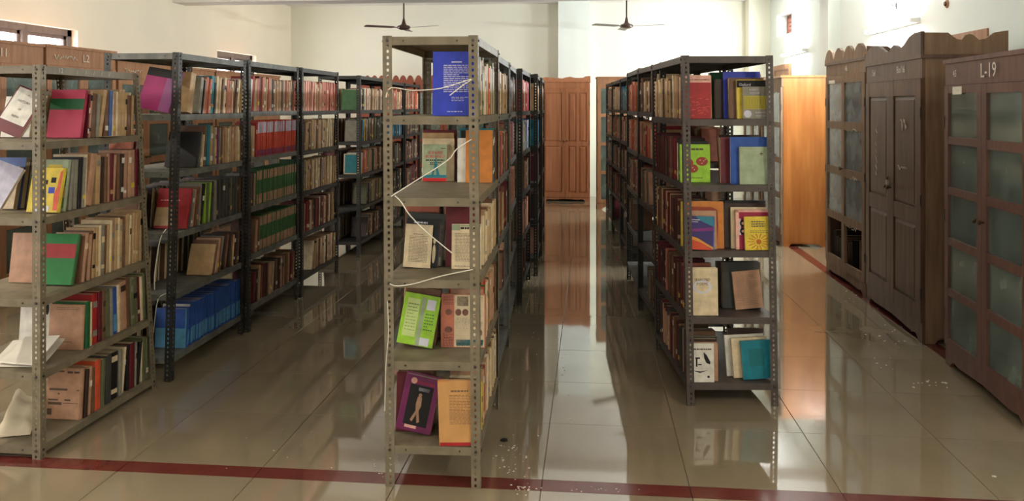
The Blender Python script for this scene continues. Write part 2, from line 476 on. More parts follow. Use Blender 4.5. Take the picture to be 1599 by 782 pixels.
class Rack:
    pass
RACKS = {}
LIP = .034
def rack(key, phrase, label, corner, cx, cz, slope, W, L, H, levels, m, shelf_m=None, lean=None):
    r = Rack(); RACKS[key] = r
    d = cw(slope, 1); d.normalize()
    ang = math.atan2(-d.x, d.y)
    p = cw(cx, cz)
    ux = Vector((math.cos(ang), math.sin(ang), 0))
    if corner == 'R': p = p - ux*W
    r.M = T(p.x, p.y) @ RZ(ang); r.W, r.L, r.H, r.levels, r.phrase, r.ang = W, L, H, levels, phrase, ang
    r.lean = lean or {}; r.extra = .018 if lean and 'RR' in lean and 'FR' not in lean else 0
    e = tag(empty('steel_rack', r.M), label, 'rack', 'slotted steel book racks')
    r.e = e
    shelf_m = shelf_m or m
    base = {'FL': (0, 0), 'FR': (W, 0), 'RL': (0, L), 'RR': (W, L)}
    orient = {'FL': 0, 'FR': 90, 'RR': 180, 'RL': 270}
    def cor(k, z):
        b = base[k]; l = r.lean.get(k, (0, 0))
        return Vector((b[0]+l[0]*z/H, b[1]+l[1]*z/H, z))
    r.cor = cor
    for k in ('FL', 'FR', 'RL', 'RR'):
        a = cor(k, 0); b = cor(k, H)
        q = Vector((0, 0, 1)).rotation_difference((b-a).normalized())
        M = T(*a) @ q.to_matrix().to_4x4() @ RZ(R(orient[k])) @ Matrix.Diagonal((1, 1, H/PH, 1))
        inst('post', post_for(m), e, M)
    bolts = MB()
    g = .0026
    for i, z in enumerate([H-.004] + levels):
        c = [cor(k, z) for k in ('FL', 'FR', 'RR', 'RL')]
        ins = [(g, g), (-g, g), (-g, -g), (g, -g)]
        c = [Vector((v.x+s[0], v.y+s[1], v.z)) for v, s in zip(c, ins)]
        mb = MB()
        def ring(off, zz): return [(v.x+(1 if j in (0, 3) else -1)*off, v.y+(1 if j in (0, 1) else -1)*off, zz) for j, v in enumerate(c)]
        lv = [ring(0, z), ring(0, z-LIP), ring(.012, z-LIP), ring(.012, z-LIP+.0015), ring(.002, z-LIP+.0015), ring(.002, z-.002)]
        for q4 in lv: mb.v += q4
        for a in range(len(lv)-1):
            for j in range(4):
                k2 = (j+1) % 4
                mb.f.append((a*4+j, a*4+k2, a*4+4+k2, a*4+4+j))
        mb.f.append((3, 2, 1, 0)); mb.f.append((20, 21, 22, 23))
        mb.m = [0]*len(mb.f)
        mb.build('shelf', shelf_m, e)
        # bolt heads on the two visible faces
        for (kx, s) in (('FL', 1), ('FR', -1)):
            cc = cor(kx, z-LIP*.5)
            bolts.prism([(cc.x+s*FLG*.5+.0055*math.cos(t), cc.z+.0055*math.sin(t)) for t in [math.pi/3*q_ for q_ in range(6)]], cc.y-.005, cc.y, 'y')
            bolts.prism([(cc.x+s*.085+.004*math.cos(t), cc.z+.004*math.sin(t)) for t in [math.pi/3*q_ for q_ in range(6)]], cc.y+.0005, cc.y+.003, 'y')
        for (kx, s, e_) in (('FL', 1, -1), ('RL', -1, -1), ('FR', 1, 1), ('RR', -1, 1)):
            cc = cor(kx, z-LIP*.5)
            x0, x1 = sorted((cc.x, cc.x+e_*.005))
            bolts.prism([(cc.y+s*FLG*.5+.0055*math.cos(t), cc.z+.0055*math.sin(t)) for t in [math.pi/3*q_ for q_ in range(6)]], x0, x1, 'x')
    bo = bolts.build('bolts', m_bolt, e); bo['kind'] = 'stuff'
    return r

STD = [1.505, 1.18, .845, .51, .16]
rack('A1', 'left-edge grey rack', 'olive-grey steel rack at the left edge of the photo', 'R', -2.065, 3.56, .112, .47, .93, 1.73,
     [1.39, 1.057, .70, .378, .055], m_olive, lean={'RR': (-.10, 0), 'RL': (-.10, 0)})
rack('A2', 'second left-row rack', 'tall dark steel rack just behind the left-edge grey rack', 'R', -1.915, 4.56, .092, .44, .97, 1.85,
     [1.50, 1.18, .83, .49, .135], m_dark, m_olive2, lean={'FR': (.05, 0), 'FL': (.05, 0), 'RR': (.02, 0), 'RL': (.02, 0)})  # lighter shelves: light falling on their lips put into the colour
rack('A3', 'third left-row rack', 'dark steel rack, third in the left row, with glossy orange volumes', 'R', -1.80, 5.56, .092, .44, .97, 1.86, [1.51, 1.19, .85, .52, .17], m_dark, m_olive2)  # shelf grey carries the light from above on the lips
rack('A4', 'fourth left-row rack', 'dark steel rack, fourth in the left row, ending at a gap', 'R', -1.70, 6.58, .092, .44, .98, 1.86, STD, m_dark)
rack('A5', 'fifth left-row rack', 'black steel rack beyond the gap in the left row', 'R', -1.55, 8.3, .09, .44, 1.0, 1.86, STD, m_dark)
rack('A6', 'sixth left-row rack', 'black steel rack, sixth in the left row, seen through the central rack', 'R', -1.46, 9.34, .09, .44, 1.0, 1.84, STD, m_dark)
rack('A7', 'seventh left-row rack', 'black steel rack, seventh in the left row, near the back wall', 'R', -1.365, 10.4, .09, .44, .95, 1.84, STD, m_dark)
rack('B1', 'front central rack', 'olive-grey steel rack standing alone nearest in the middle, tied with straps', 'L', -.516, 3.314, .067, .39, .90, 1.835,
     [1.507, 1.175, .843, .51, .167], m_olive, lean={'FL': (-.012, 0), 'FR': (-.012, 0)})
rack('B2', 'second central rack', 'grey steel rack directly behind the front central rack', 'R', -.085, 4.27, .07, .39, .98, 1.83, [1.5, 1.14, .80, .46, .13], m_olive2)
rack('B3', 'third central rack', 'grey steel rack, third in the central row', 'R', -.012, 5.3, .05, .39, .95, 1.83, STD, m_olive2)
rack('B4', 'fourth central rack', 'black steel rack, fourth in the central row, with red spines on top', 'R', .08, 6.33, .09, .42, .94, 1.84, STD, m_dark)
rack('B5', 'fifth central rack', 'black steel rack, fifth in the central row', 'R', .235, 7.4, .06, .44, .92, 1.84, STD, m_dark)
rack('B6', 'sixth central rack', 'black steel rack, last of the central row by the teak cupboard', 'R', .312, 8.4, .065, .44, .95, 1.84, STD, m_dark)
rack('C1', 'front right-hand rack', 'brown-grey steel rack nearest on the right of the main aisle', 'L', .905, 4.2, .008, .47, .98, 1.81,
     [1.48, 1.14, .80, .457, .116], m_brownsteel, lean={k: (-.028, 0) for k in ('FL', 'FR', 'RL', 'RR')})
rack('C2', 'second right-hand rack', 'dark steel rack behind the front right-hand rack', 'L', .955, 5.24, .004, .47, .97, 1.83, STD, m_dark, m_brownsteel)
rack('C3', 'third right-hand rack', 'dark steel rack, third on the right of the aisle, half empty below', 'L', .975, 6.28, .05, .46, .98, 1.84, STD, m_dark, m_olive2)
rack('C4', 'fourth right-hand rack', 'dark steel rack, fourth on the right of the aisle', 'L', 1.13, 7.85, .045, .45, .98, 1.84, STD, m_dark)
rack('C5', 'fifth right-hand rack', 'dark steel rack, fifth on the right of the aisle', 'L', 1.185, 8.92, .03, .45, .98, 1.84, STD, m_dark)
rack('C6', 'sixth right-hand rack', 'dark steel rack, farthest on the right of the aisle', 'L', 1.225, 9.98, .04, .45, .95, 1.84, STD, m_dark)

# ---------------------------------------------------------------- books
BOOKS = []           # dicts: mb, mats, M, label, score, kids
ORD = ['', 'first', 'second', 'third', 'fourth', 'fifth', 'sixth', 'seventh', 'eighth', 'ninth', 'tenth', 'eleventh', 'twelfth', 'thirteenth',
       'fourteenth', 'fifteenth', 'sixteenth', 'seventeenth', 'eighteenth', 'nineteenth', 'twentieth', 'twenty-first', 'twenty-second',
       'twenty-third', 'twenty-fourth', 'twenty-fifth', 'twenty-sixth', 'twenty-seventh', 'twenty-eighth', 'twenty-ninth', 'thirtieth']
ORD += ['thirty-' + k for k in ORD[1:10]] + ['fortieth'] + ['forty-' + k for k in ORD[1:10]]
SH = ['top', 'second', 'third', 'fourth', 'bottom']

def book_mb(t, h, d, sg, band=None, soft=False, top=None):
    """spine at x = 0, fore-edge at x = sg*d; thickness along y; slots: cover, pages, band"""
    mb = MB()
    bt = .0016 if t > .012 else .0008
    lip = .001 if soft else .003
    X = lambda s: sg*s
    def bx(s0, y0, z0, s1, y1, z1, m):
        a, b = sorted((X(s0), X(s1))); mb.box(a, y0, z0, b, y1, z1, m)
    bx(.001, 0, 0, d, bt, h, 0); bx(.001, t-bt, 0, d, t, h, 0)
    bl = min(.003, t*.12)
    pts = [(X(.002), 0), (X(-bl*.4), t*.12), (X(-bl), t*.35), (X(-bl), t*.65), (X(-bl*.4), t*.88), (X(.002), t)]
    if sg < 0: pts = pts[::-1]
    mb.prism(pts, 0, h, 'z', 0)
    bx(.002, bt, lip, d-lip, t-bt, h-lip, 1)
    if band:
        for (z0, z1) in band:
            bx(-bl-.0008, t*.14, h*z0, .0, t*.86, h*z1, 2)
    if top:
        bx(-bl-.0008, t*.14, h*top[0], .0, t*.86, h*top[1], 3)
    return mb

def lift(mb, M):
    return min((M @ Vector(v)).z for v in mb.v)

LASTB = {}
def put_book(r, side, li, v, c, t, h, d, lean=0, inset=.015, roll=0, yaw=0, band=None, bandc='c', top=None, topc='c', soft=False, label=None, num=None, kids=None, dz=0):
    z = r.levels[li]
    ck = (r.phrase, side, li)
    if ck in LASTB:
        pv, pl, ph = LASTB[ck]
        v = max(v, pv + ph*math.cos(pl)*max(0, math.tan(pl)-math.tan(lean)) + .0008)
    LASTB[ck] = (v + t/math.cos(lean) + abs(math.sin(yaw))*d, lean, h)
    f = min(max(v/r.L, 0), 1)
    inset += r.extra*f
    if side == 'R':
        a = r.cor('FR', z); b = r.cor('RR', z); sg = -1
        u = a.x + (b.x-a.x)*f - inset
    else:
        a = r.cor('FL', z); b = r.cor('RL', z); sg = 1
        u = a.x + (b.x-a.x)*f + inset
    mb = book_mb(t, h, d, sg, band, soft, top)
    Ml = RX(-lean) @ RY(roll) @ RZ(yaw)
    zm = lift(mb, Ml)
    ym = min((Ml @ Vector(p)).y for p in mb.v if p[2] < .0005)
    M = r.M @ T(u, v - ym, z - zm + .0008 + dz) @ Ml
    zc = (cam.matrix_basis.inverted() @ (M @ Vector((0, t/2, h/2)))).z * -1
    mats = [cover(c), m_page] + ([cover(bandc)] if band else []) + ([cover(topc)] if top else [])
    BOOKS.append(dict(mb=mb, mats=mats, M=M, label=label, score=(t*h*.6 + d*h*.05)*(1270/zc)**2 + (1e9 if label else 0), kids=kids,
                      t=t, h=h, d=d, sg=sg, c=c, num=num, li=li, r=r, v=v, half=('' if (side == 'R') != (r.phrase.find('right-hand') >= 0) else (', right half' if side == 'R' else ', left half'))))
    return t

def parse(tok):
    c = tok[0]; rest = tok[1:]
    if '/' in rest:
        a, b = rest.split('/'); return c, float(a)/1000, float(b)/100
    return c, float(rest)/1000, None

def row(key, side, li, start, toks, lean0=10, lean1=4, n0=1, hmax=.27, hdef=.225, decay=6, fill=True, jit=.012, dd=0):
    """stand a run of books along one side of a shelf, from the front towards the back"""
    r = RACKS[key]; rng = random.Random(hash((key, side, li)) & 0xffff if False else sum(map(ord, key))*31+li*7+len(toks))
    v = start; num = n0; prev = None
    z = r.levels[li]
    top = ([r.H] + r.levels)[li] - LIP
    lim = top - z - .012
    toks = toks.split() if isinstance(toks, str) else toks
    first = [t_[0] for t_ in toks]
    big = max(set(first), key=first.count)
    if first.count(big) >= 6: pool = [t_ for t_ in toks if t_[0] == big]
    else: pool = [t_ for t_ in toks if t_[0] in 'tbncsGEdmj'] or toks
    if fill: toks = list(toks) + [rng.choice(pool) for _ in range(40)]
    for i, tk in enumerate(toks):
        c, t, h = parse(tk)
        if h is None: h = hdef + rng.uniform(-.018, .018)
        h = min(h + rng.uniform(-.009, .006) * (1 if c not in 'vhu' else .2), lim)
        ln = R(lean0 + (lean1-lean0)*min(1, i/decay))
        if c not in 'vhu': ln = max(0, ln + R(rng.uniform(-1.5, 1.5) + (rng.uniform(3, 8) if rng.random() < .08 else 0))) if ln >= 0 else ln
        if prev is not None and ln < prev[0]:
            v += prev[1]*math.cos(prev[0])*(math.tan(prev[0])-math.tan(ln))*.92
        endv = v + t + h*math.sin(ln)
        if endv > r.L - .006:
            if rng.random() < 2 and v + t + .01 > r.L - .01: break
            ln = max(0, math.asin(max(0, min(1, (r.L-.008-v-t)/h))))
        d = .135 + rng.uniform(0, .035)
        band = None; bc = 'c'; top = None
        if rng.random() < .35:
            k = rng.uniform(.1, .2); band = [(k, k+rng.uniform(.06, .12))]; bc = rng.choice('cywct')
        if rng.random() < .25:
            k = rng.uniform(.55, .8); band = (band or []) + [(k, min(.95, k+.12))]; bc = rng.choice('cwedk')
        if c == 'v': band = [(.0, .22), (.72, .98)]; bc = 'p' if li else 'p'; band = [(0.02, .18)]; bc = 'p'; top = (.66, .97)
        if c == 'h': band = [(.02, .3), (.72, .98)]; bc = 'n'
        if c == 'u': band = [(.06, .42)]; bc = 'U'
        d += dd
        put_book(r, side, li, v, c, t, h, d, ln, .012+rng.uniform(0, jit), band=band, bandc=bc, top=top, topc='L', num=num, soft=rng.random() < .5)
        v = BOOKS[-1]['v'] + t/math.cos(ln) + .0012; num += 1
        prev = (ln, h)
    return v

# decals on a cover: coordinates in metres from the lower left corner of the face seen from the front
def face_rects(rects):
    def f(b, root, w, h):
        for nm, m, rs in rects:
            mb = MB()
            for (x0, z0, x1, z1) in rs:
                mb.box(x0*w, -.0010, z0*h, x1*w, -.0001, z1*h)
            o = mb.build(nm, m, root, b['face'])
            if len(rs) > 1: o['kind'] = 'stuff'
    return f
def face_text(items):
    def f(b, root, w, h):
        for (s, size, x, z, m) in items:
            mb = text_mb(s, size*h)
            o = mb.build('title', m, root, b['face'] @ T(x*w, -.0024, z*h) @ RX(R(90)))
    return f
def lines(x0, x1, z0, z1, n, th=.35, seed=1, gap=.0):
    rng = random.Random(seed); out = []
    for i in range(n):
        z = z1 - (z1-z0)*(i+.5)/n
        hh = (z1-z0)/n*th/2
        x = x0; end = x1 if rng.random() > .15 else x0 + (x1-x0)*rng.uniform(.5, .9)
        while x < end - .02:
            w = rng.uniform(.05, .16)*(x1-x0)+.02
            out.append((x, z-hh, min(x+w, end), z+hh)); x += w + .018*(1+gap)
    return out
def poly_face(nm, m, polys, y=-.0012):
    def f(b, root, w, h):
        mb = MB()
        for p in polys: mb.prism([(x*w, z*h) for x, z in p], y, -.0001, 'y')
        mb.build(nm, m, root, b['face'])
    return f
def ell(cx, cz, rx, rz, n=14, a0=0):
    return [(cx+rx*math.cos(a0+2*math.pi*i/n), cz+rz*math.sin(a0+2*math.pi*i/n)) for i in range(n)]
def cover_book(key, side, li, v, c, t, h, d, label, lean=8, inset=.02, roll=0, yaw=0, kids=(), soft=True, dz=0):
    put_book(RACKS[key], side, li, v, c, t, h, d, R(lean), inset, R(roll), R(yaw), soft=soft, label=label, kids=kids, dz=dz)
m_ink = mat('faded_ink', (92, 74, 62), .8)
m_wtext = mat('white_print', (206, 204, 214), .7)
m_title_red = mat('red_print', (196, 34, 36), .6)
def pm(c): return cover(c)

# ---- front central rack, covers turned to the viewer
cover_book('B1', 'R', 0, .045, 'B', .034, .264, .172, 'royal blue book with white back-cover text on the top shelf', 2, .022, kids=[
    face_rects([('back_cover_text', m_wtext, lines(.26, .93, .36, .80, 15, .38, 3) + [(.45, .83, .7, .845)] + lines(.45, .93, .22, .30, 3, .3, 5) + lines(.35, .75, .055, .075, 1, .5, 8))])], soft=False)
row('B1', 'R', 0, .085, 'o28/22 o22/23 t20/22 G38/25 b22/24 n26/23 t24/24 c22/23 G30/25 t30/23 w20/21 c25/22 b30/24 t28/23 n30/24 o25/22 t30/24 b26/23 c22/22', 3, 2, 2)
cover_book('B1', 'L', 1, .70, 'z', .022, .182, .118, 'pale blue-grey paperback with a lattice tower under a red title', 6, .030, kids=[
    face_rects([('red_foot_strip', m_title_red, [(.0, 0, 1, .09)]), ('teal_water', pm('q'), [(0, .095, 1, .17)]), ('subtitle_print', m_black, lines(.12, .9, .54, .60, 1, .5, 2) + lines(.3, .78, .44, .52, 2, .6, 9) + [(.75, .88, .95, .895)])]),
    poly_face('tower_print', pm('q'), [[(.36, .17), (.45, .17), (.50, .36), (.56, .36), (.58, .17), (.70, .17), (.60, .40), (.57, .60), (.545, .88), (.525, .60), (.48, .40)]]),
    face_text([('IS PARIS', .12, .52, .765, m_title_red), ('BURNING?', .115, .52, .665, m_title_red)])])
row('B1', 'L', 1, .726, 'c14/21 t16/24 m30/25', 4, 3, 2, fill=False)
cover_book('B1', 'R', 1, .66, 'O', .014, .255, .13, 'plain ochre book beside the right post, second shelf of central rack', 3, .012)
row('B1', 'R', 1, .676, 'w8/22 k16/25 q34/27 t24/25 b28/25 m20/25 d22/24', 3, 2, 2)
cover_book('B1', 'L', 2, .22, 'c', .012, .185, .118, 'beige page-covered booklet leaning beside the left post, third shelf', 7, .032, roll=3, kids=[
    face_rects([('printed_lines', m_ink, lines(.16, .86, .12, .74, 18, .3, 4) + lines(.3, .7, .76, .79, 1, .5, 6))])])
cover_book('B1', 'L', 2, .242, 'k', .014, .205, .150, 'black paperback with a cream figure behind the beige booklet', 7, .03, roll=3, kids=[
    poly_face('figure_print', pm('c'), [ell(.86, .28, .05, .2), ell(.86, .55, .04, .06)]), face_rects([('top_lettering', m_wtext, lines(.22, .62, .9, .94, 1, .9, 5))])])
cover_book('B1', 'L', 2, .265, 'E', .03, .225, .170, 'grey-brown hardback with a mottled cover, behind the black paperback', 6, .024, roll=4, kids=[
    face_rects([('cover_photo', mat('mauve_photo', (104, 84, 84), .7, .4, 40), [(.72, .18, .96, .80)]), ('cover_foot', pm('e'), [(.72, .0, .96, .17)])])])
row('B1', 'L', 2, .31, 'b24/23 s26/26 e22/24 d30/25', 5, 3, 4, fill=False)
cover_book('B1', 'R', 2, .22, 'c', .012, .192, .128, 'cream booklet with black heading, right half of the third shelf', 5, .018, kids=[
    face_rects([('heading_strip', m_black, lines(.30, .97, .885, .935, 1, .95, 2)), ('green_tint', pm('z'), [(0, .86, .28, .99), (.3, .945, .99, .99)]), ('printed_lines', m_ink, lines(.12, .9, .16, .80, 20, .28, 7) + lines(.1, .7, .05, .08, 1, .4, 3))])])
cover_book('B1', 'R', 2, .27, 'm', .03, .285, .15, 'tall maroon hardback behind the cream booklet', 3, .03, soft=False)
row('B1', 'R', 2, .302, 'c22/22 t22/23 n20/22 c18/23 r14/22 c20/22 t22/23 b22/23 t26/24 c20/22 n24/23 t24/22 c22/23 b26/24', 5, 3, 3)
cover_book('B1', 'L', 3, .17, 'l', .014, .215, .155, 'lime green booklet with pale streaks, tilted on the fourth shelf', 10, .012, roll=9, kids=[
    face_rects([('pale_panel', mat('pale_lime', (190, 206, 130), .6), [(.10, .16, .46, .90)]), ('silver_streak', pm('z'), [(.50, .0, .62, .95)]), ('white_patch', m_wtext, [(.62, .02, .88, .17), (.66, .72, .9, .92)]),
                ('vertical_script', pm('h'), lines(.14, .43, .25, .82, 9, .3, 5) + lines(.66, .92, .3, .66, 6, .3, 2))])])
cover_book('B1', 'L', 3, .205, 'b', .045, .235, .155, 'worn brown thick book behind the lime green booklet', 7, .02, roll=5, soft=False)
row('B1', 'L', 3, .285, 'n26/22 t28/23 d25/24', 4, 3, 3, fill=False)
cover_book('B1', 'R', 3, .20, 's', .022, .226, .190, 'book wrapped in printed newspaper on the fourth shelf', 3, .0, kids=[
    face_rects([('newspaper_sheet', mat('newsprint', (196, 178, 146), .85, .08, 30), [(.30, .01, .985, .985)]),
                ('news_columns', m_ink, lines(.04, .27, .02, .26, 8, .4, 3) + lines(.05, .27, .80, .97, 6, .3, 6) + lines(.34, .66, .34, .56, 9, .35, 1) + lines(.70, .96, .84, .96, 5, .3, 2) + lines(.70, .95, .40, .50, 4, .35, 8)),
                ('teal_advert', pm('q'), [(.34, .04, .96, .15)]), ('advert_marks', m_black, lines(.36, .94, .025, .09, 2, .6, 12)),
                ('news_photo', mat('news_photo', (116, 84, 70), .8, .4, 40), [(.36, .78, .62, .96)])]),
    poly_face('portrait_print', mat('portrait_print', (112, 74, 62), .8, .2, 40), [ell(.17, .66, .075, .06), ell(.39, .66, .07, .065), ell(.55, .66, .07, .065), ell(.17, .33, .09, .06), ell(.82, .60, .09, .02), ell(.86, .28, .08, .07)])])
row('B1', 'R', 3, .226, 'n30/24 o26/25 g12/25 o34/26 r20/25 c25/24 t26/23 s24/24 c20/23 b26/24 t24/24 n26/23', 3, 2, 2)
cover_book('B1', 'L', 4, .10, 'p', .022, .235, .148, 'purple-framed paperback with a dark picture, tilted on the bottom shelf', 9, .022, roll=11, kids=[
    face_rects([('dark_picture', m_black, [(.16, .10, .84, .80)]), ('title_block', m_wtext, [(.42, .70, .74, .76)]), ('pink_tag', pm('j'), [(.22, .05, .56, .10)]), ('top_line', pm('e'), [(.02, .955, .98, .97)]), ('red_lettering', pm('f'), lines(.3, .84, .82, .87, 1, .8, 4))]),
    poly_face('emblem', pm('j'), [ell(.24, .86, .09, .055)]),
    poly_face('figure_print', pm('n'), [ell(.5, .63, .05, .035), [(.44, .60), (.56, .60), (.58, .45), (.54, .36), (.62, .18), (.55, .15), (.49, .30), (.40, .16), (.34, .19), (.45, .36), (.42, .47)]])])
row('B1', 'L', 4, .14, 'm18/24 b20/24 d26/24 n24/23', 8, 5, 2, fill=False)
m_kraft = mat('brown_wrapping', (190, 140, 84), .8, .1, 14)
cover_book('B1', 'R', 4, .006, 'O', .018, .262, .150, 'book in torn tan paper with red lower edge, bottom shelf', 2, .018, roll=-2, kids=[
    face_rects([('red_edge', pm('r'), [(.02, -.003, .99, .05)]), ('printed_lines', m_ink, lines(.30, .97, .32, .78, 20, .26, 14) + lines(.36, .84, .82, .85, 1, .7, 3))]),
    poly_face('torn_paper', m_kraft, [[(0, .03), (.3, .02), (.42, .012), (.62, .035), (.74, .055), (.78, .035), (1, .05), (1, .995), (.5, 1.0), (0, .975)]], -.0006)])
row('B1', 'R', 4, .03, 't22/24 c20/24 t20/22 r14/24 k12/23 c18/24 t24/23 y16/21 n24/24 t26/24 c20/23 b24/24 r18/24 c22/23 t24/24 n26/24', 3, 2, 2, dd=-.02)

# ---- front right-hand rack (left side of it faces the aisle)
m_scrib = mat('pale_red_scrawl', (226, 96, 84), .6)
rng = random.Random(3)
scr = []
for i in range(46):
    x = rng.uniform(.05, .85); z = rng.uniform(.05, .50); scr.append((x, z, x+rng.uniform(.05, .14), z+.008))
cover_book('C1', 'L', 0, .05, 'r', .026, .228, .146, 'bright red book with a salmon top strip, by the left post', 2, .012, kids=[
    face_rects([('salmon_strip', pm('j'), [(0, .83, 1, 1)]), ('strip_lettering', m_ink, lines(.05, .95, .88, .91, 1, .7, 2)), ('scrawl_pattern', m_scrib, scr)])], soft=False)
row('C1', 'L', 0, .09, 'b24/21 t22/23 n24/22 c20/22 b22/23 t18/23 n26/24 b28/23 t20/22 c22/23 n22/24 d24/23 t26/22 b20/23 n24/22 t22/23 c20/22', 3, 2, 2, hdef=.23)
cover_book('C1', 'R', 0, .04, 'e', .016, .168, .135, 'grey and yellow-striped paperback with a white disc on the top shelf', 4, .012, kids=[
    face_rects([('stripe_panel', mat('mustard_print', (176, 160, 52), .6), [(.03, .30, .97, .71)]), ('stripes', pm('G'), [(.07+.06*i, .32, .085+.06*i, .68) for i in range(15)])]),
    poly_face('white_disc', m_wtext, [ell(.17, .15, .15, .115, 20)]),
    face_text([('ROBERT', .075, .42, .90, m_wtext), ('SCHOLES', .075, .45, .80, m_wtext), ('ELEMENTS', .07, .67, .19, m_wtext), ('OF FICTION', .06, .67, .09, m_wtext)])])
cover_book('C1', 'R', 0, .065, 'y', .018, .205, .152, 'yellow book with black top strip behind the striped paperback', 4, .02, kids=[
    face_rects([('black_strip', m_black, [(0, .80, 1, .985)])]), face_text([('Oxford', .10, .28, .87, m_wtext)])])
cover_book('C1', 'R', 0, .09, 'b', .030, .215, .185, 'brown cloth book just behind the yellow black-topped book', 4, .022, soft=False)
cover_book('C1', 'R', 0, .126, 'B', .018, .25, .195, 'blue-topped tall book above the yellow black-topped book', 4, .03, soft=False)
cover_book('C1', 'R', 0, .150, 'd', .040, .21, .225, 'dark brown wide book left of the yellow black-topped book', 3, .04, soft=False)
cover_book('C1', 'R', 0, .25, 'g', .035, .25, .24, 'dark green book deep inside the top shelf, front right-hand rack', 3, .03, soft=False)
cover_book('C1', 'L', 1, .14, 'l', .022, .202, .158, 'lime green book with a rust-red patterned emblem', 3, .012, kids=[
    poly_face('emblem_print', pm('m') if False else mat('rust_print', (150, 62, 40), .6), [ell(.42, .36, .17, .11, a0=.4), ell(.72, .55, .20, .12, a0=.5), ell(.30, .52, .13, .10)]),
    poly_face('emblem_spots', pm('j'), [ell(x, z, .022, .014, 8) for x, z in ((.66, .58), (.78, .56), (.72, .50), (.4, .38), (.46, .33), (.84, .60), (.32, .54))], -.0018),
    face_rects([('top_script', m_ink, lines(.1, .8, .84, .90, 1, .8, 5)), ('foot_script', m_ink, lines(.2, .75, .10, .13, 1, .7, 6))])])
row('C1', 'L', 1, .168, 'k24/20 k26/21 d24/22 c20/21 d22/23 m26/24 r18/23 m24/24 d26/23 m26/24 b24/23 r22/23 m26/24 d26/23 b24/22 m22/23', 3, 2, 2, hdef=.24)
cover_book('C1', 'R', 1, .02, 'z', .02, .195, .165, 'pale sage book with faint script behind the right post', 3, .008, kids=[
    face_rects([('script_print', m_ink, [(.62, .80, .72, .83), (.66, .76, .68, .86)])])])
cover_book('C1', 'R', 1, .05, 'u', .022, .245, .195, 'blue hardback rising behind the pale sage book', 2, .02, soft=False)
row('C1', 'R', 1, .085, 'm26/24 b24/24 n20/23 d30/25 m30/24', 3, 3, 3, dd=.075, fill=False)
m_rb = [mat('rainbow_%d' % i, c_, .5, .1, 10) for i, c_ in enumerate(((196, 70, 40), (206, 140, 50), (60, 100, 60), (52, 40, 100), (120, 36, 110), (50, 60, 140), (40, 120, 140)))]
cover_book('C1', 'L', 2, .012, 'a', .016, .172, .142, 'small book with rainbow-banded cover on the third shelf', 5, .012, roll=2, kids=[
    poly_face('colour_bands', m_rb[3], [[(0, .0), (.96, .0), (.96, 1), (0, 1)]], -.0006),
    poly_face('red_corner', m_rb[0], [[(0, 0), (.96, 0), (.5, .22), (0, .34)]]), poly_face('gold_band', m_rb[1], [[(0, .34), (.5, .22), (.96, .02), (.96, .08), (.4, .34), (0, .44)]]),
    poly_face('violet_band', m_rb[4], [[(0, .52), (.96, .58), (.96, .68), (0, .60)]]), poly_face('teal_corner', m_rb[6], [[(.5, .86), (.96, .70), (.96, 1), (.3, 1)]]),
    face_rects([('title_lines', m_wtext, [(.08, .88, .5, .90), (.08, .82, .4, .835)])])])
cover_book('C1', 'L', 2, .034, 'n', .018, .20, .16, 'beige book behind the rainbow-banded one', 5, .014)
cover_book('C1', 'L', 2, .058, 'O', .02, .245, .205, 'large ochre-bordered book with a rust centre, third shelf', 4, .012, kids=[
    poly_face('rust_centre', mat('rust_print', (150, 62, 40), .6), [[(0, .03), (.82, .03), (.86, .5), (.84, .82), (.7, .88), (0, .9)]])], soft=False)
row('C1', 'L', 2, .084, 't24/24 n22/23 y14/24 b26/24 m24/23 d24/23 b26/24 n24/24 d26/23 m26/24', 3, 2, 4)
cover_book('C1', 'R', 2, .012, 'y', .016, .172, .140, 'yellow paperback with an orange sunburst on the third shelf', 4, .014, roll=-1, kids=[
    poly_face('sunburst_rays', mat('burnt_orange', (188, 104, 28), .6), [[(.5+.14*math.cos(a-.09), .25+.11*math.sin(a-.09)), (.5+.40*math.cos(a-.05), .25+.24*math.sin(a-.05)), (.5+.44*math.cos(a), .25+.25*math.sin(a)), (.5+.40*math.cos(a+.05), .25+.24*math.sin(a+.05)), (.5+.14*math.cos(a+.09), .25+.11*math.sin(a+.09))] for a in [2*math.pi*i/14 for i in range(14)]] + [ell(.5, .25, .10, .08)]),
    face_rects([('title_script', m_ink, lines(.25, .75, .68, .88, 3, .5, 3) + lines(.2, .85, .5, .6, 2, .3, 4))])])
cover_book('C1', 'R', 2, .036, 'f', .02, .205, .172, 'crimson and pink-edged book with bold black letters sideways', 4, .024, kids=[
    face_rects([('pink_edge', pm('j'), [(0, 0, .10, 1), (0, .94, 1, 1)])]), poly_face('bold_letters', m_black, [ell(.22, .66, .10, .09), ell(.22, .46, .10, .09)]),
    poly_face('letter_counters', pm('j'), [ell(.22, .66, .045, .035), ell(.22, .46, .045, .035)], -.002), face_rects([('white_panel', m_wtext, [(.105, .36, .15, .78)])])])
cover_book('C1', 'R', 2, .062, 'c', .016, .215, .185, 'cream-edged book behind the crimson one', 4, .028)
row('C1', 'R', 2, .085, 'd28/23 k30/24 E30/24', 4, 3, 4, dd=.075, fill=False)
cover_book('C1', 'L', 3, .03, 'c', .034, .245, .162, 'cream clothbound book lettered for poems, by the left post', 3, .012, kids=[
    poly_face('ornament', m_wtext, [ell(.5, .60, .30, .14, 24)]), poly_face('ornament_centre', pm('c'), [ell(.5, .60, .22, .10, 20)], -.0018),
    face_text([('SELECTED', .075, .5, .75, m_ink), ('POEMS', .08, .5, .66, m_ink)])], soft=False)
row('C1', 'L', 3, .072, 'd26/23 b26/24 m22/24 s20/24 m24/23 b24/24 d24/23 m24/24 b26/23 m22/24 d26/23', 3, 2, 2)
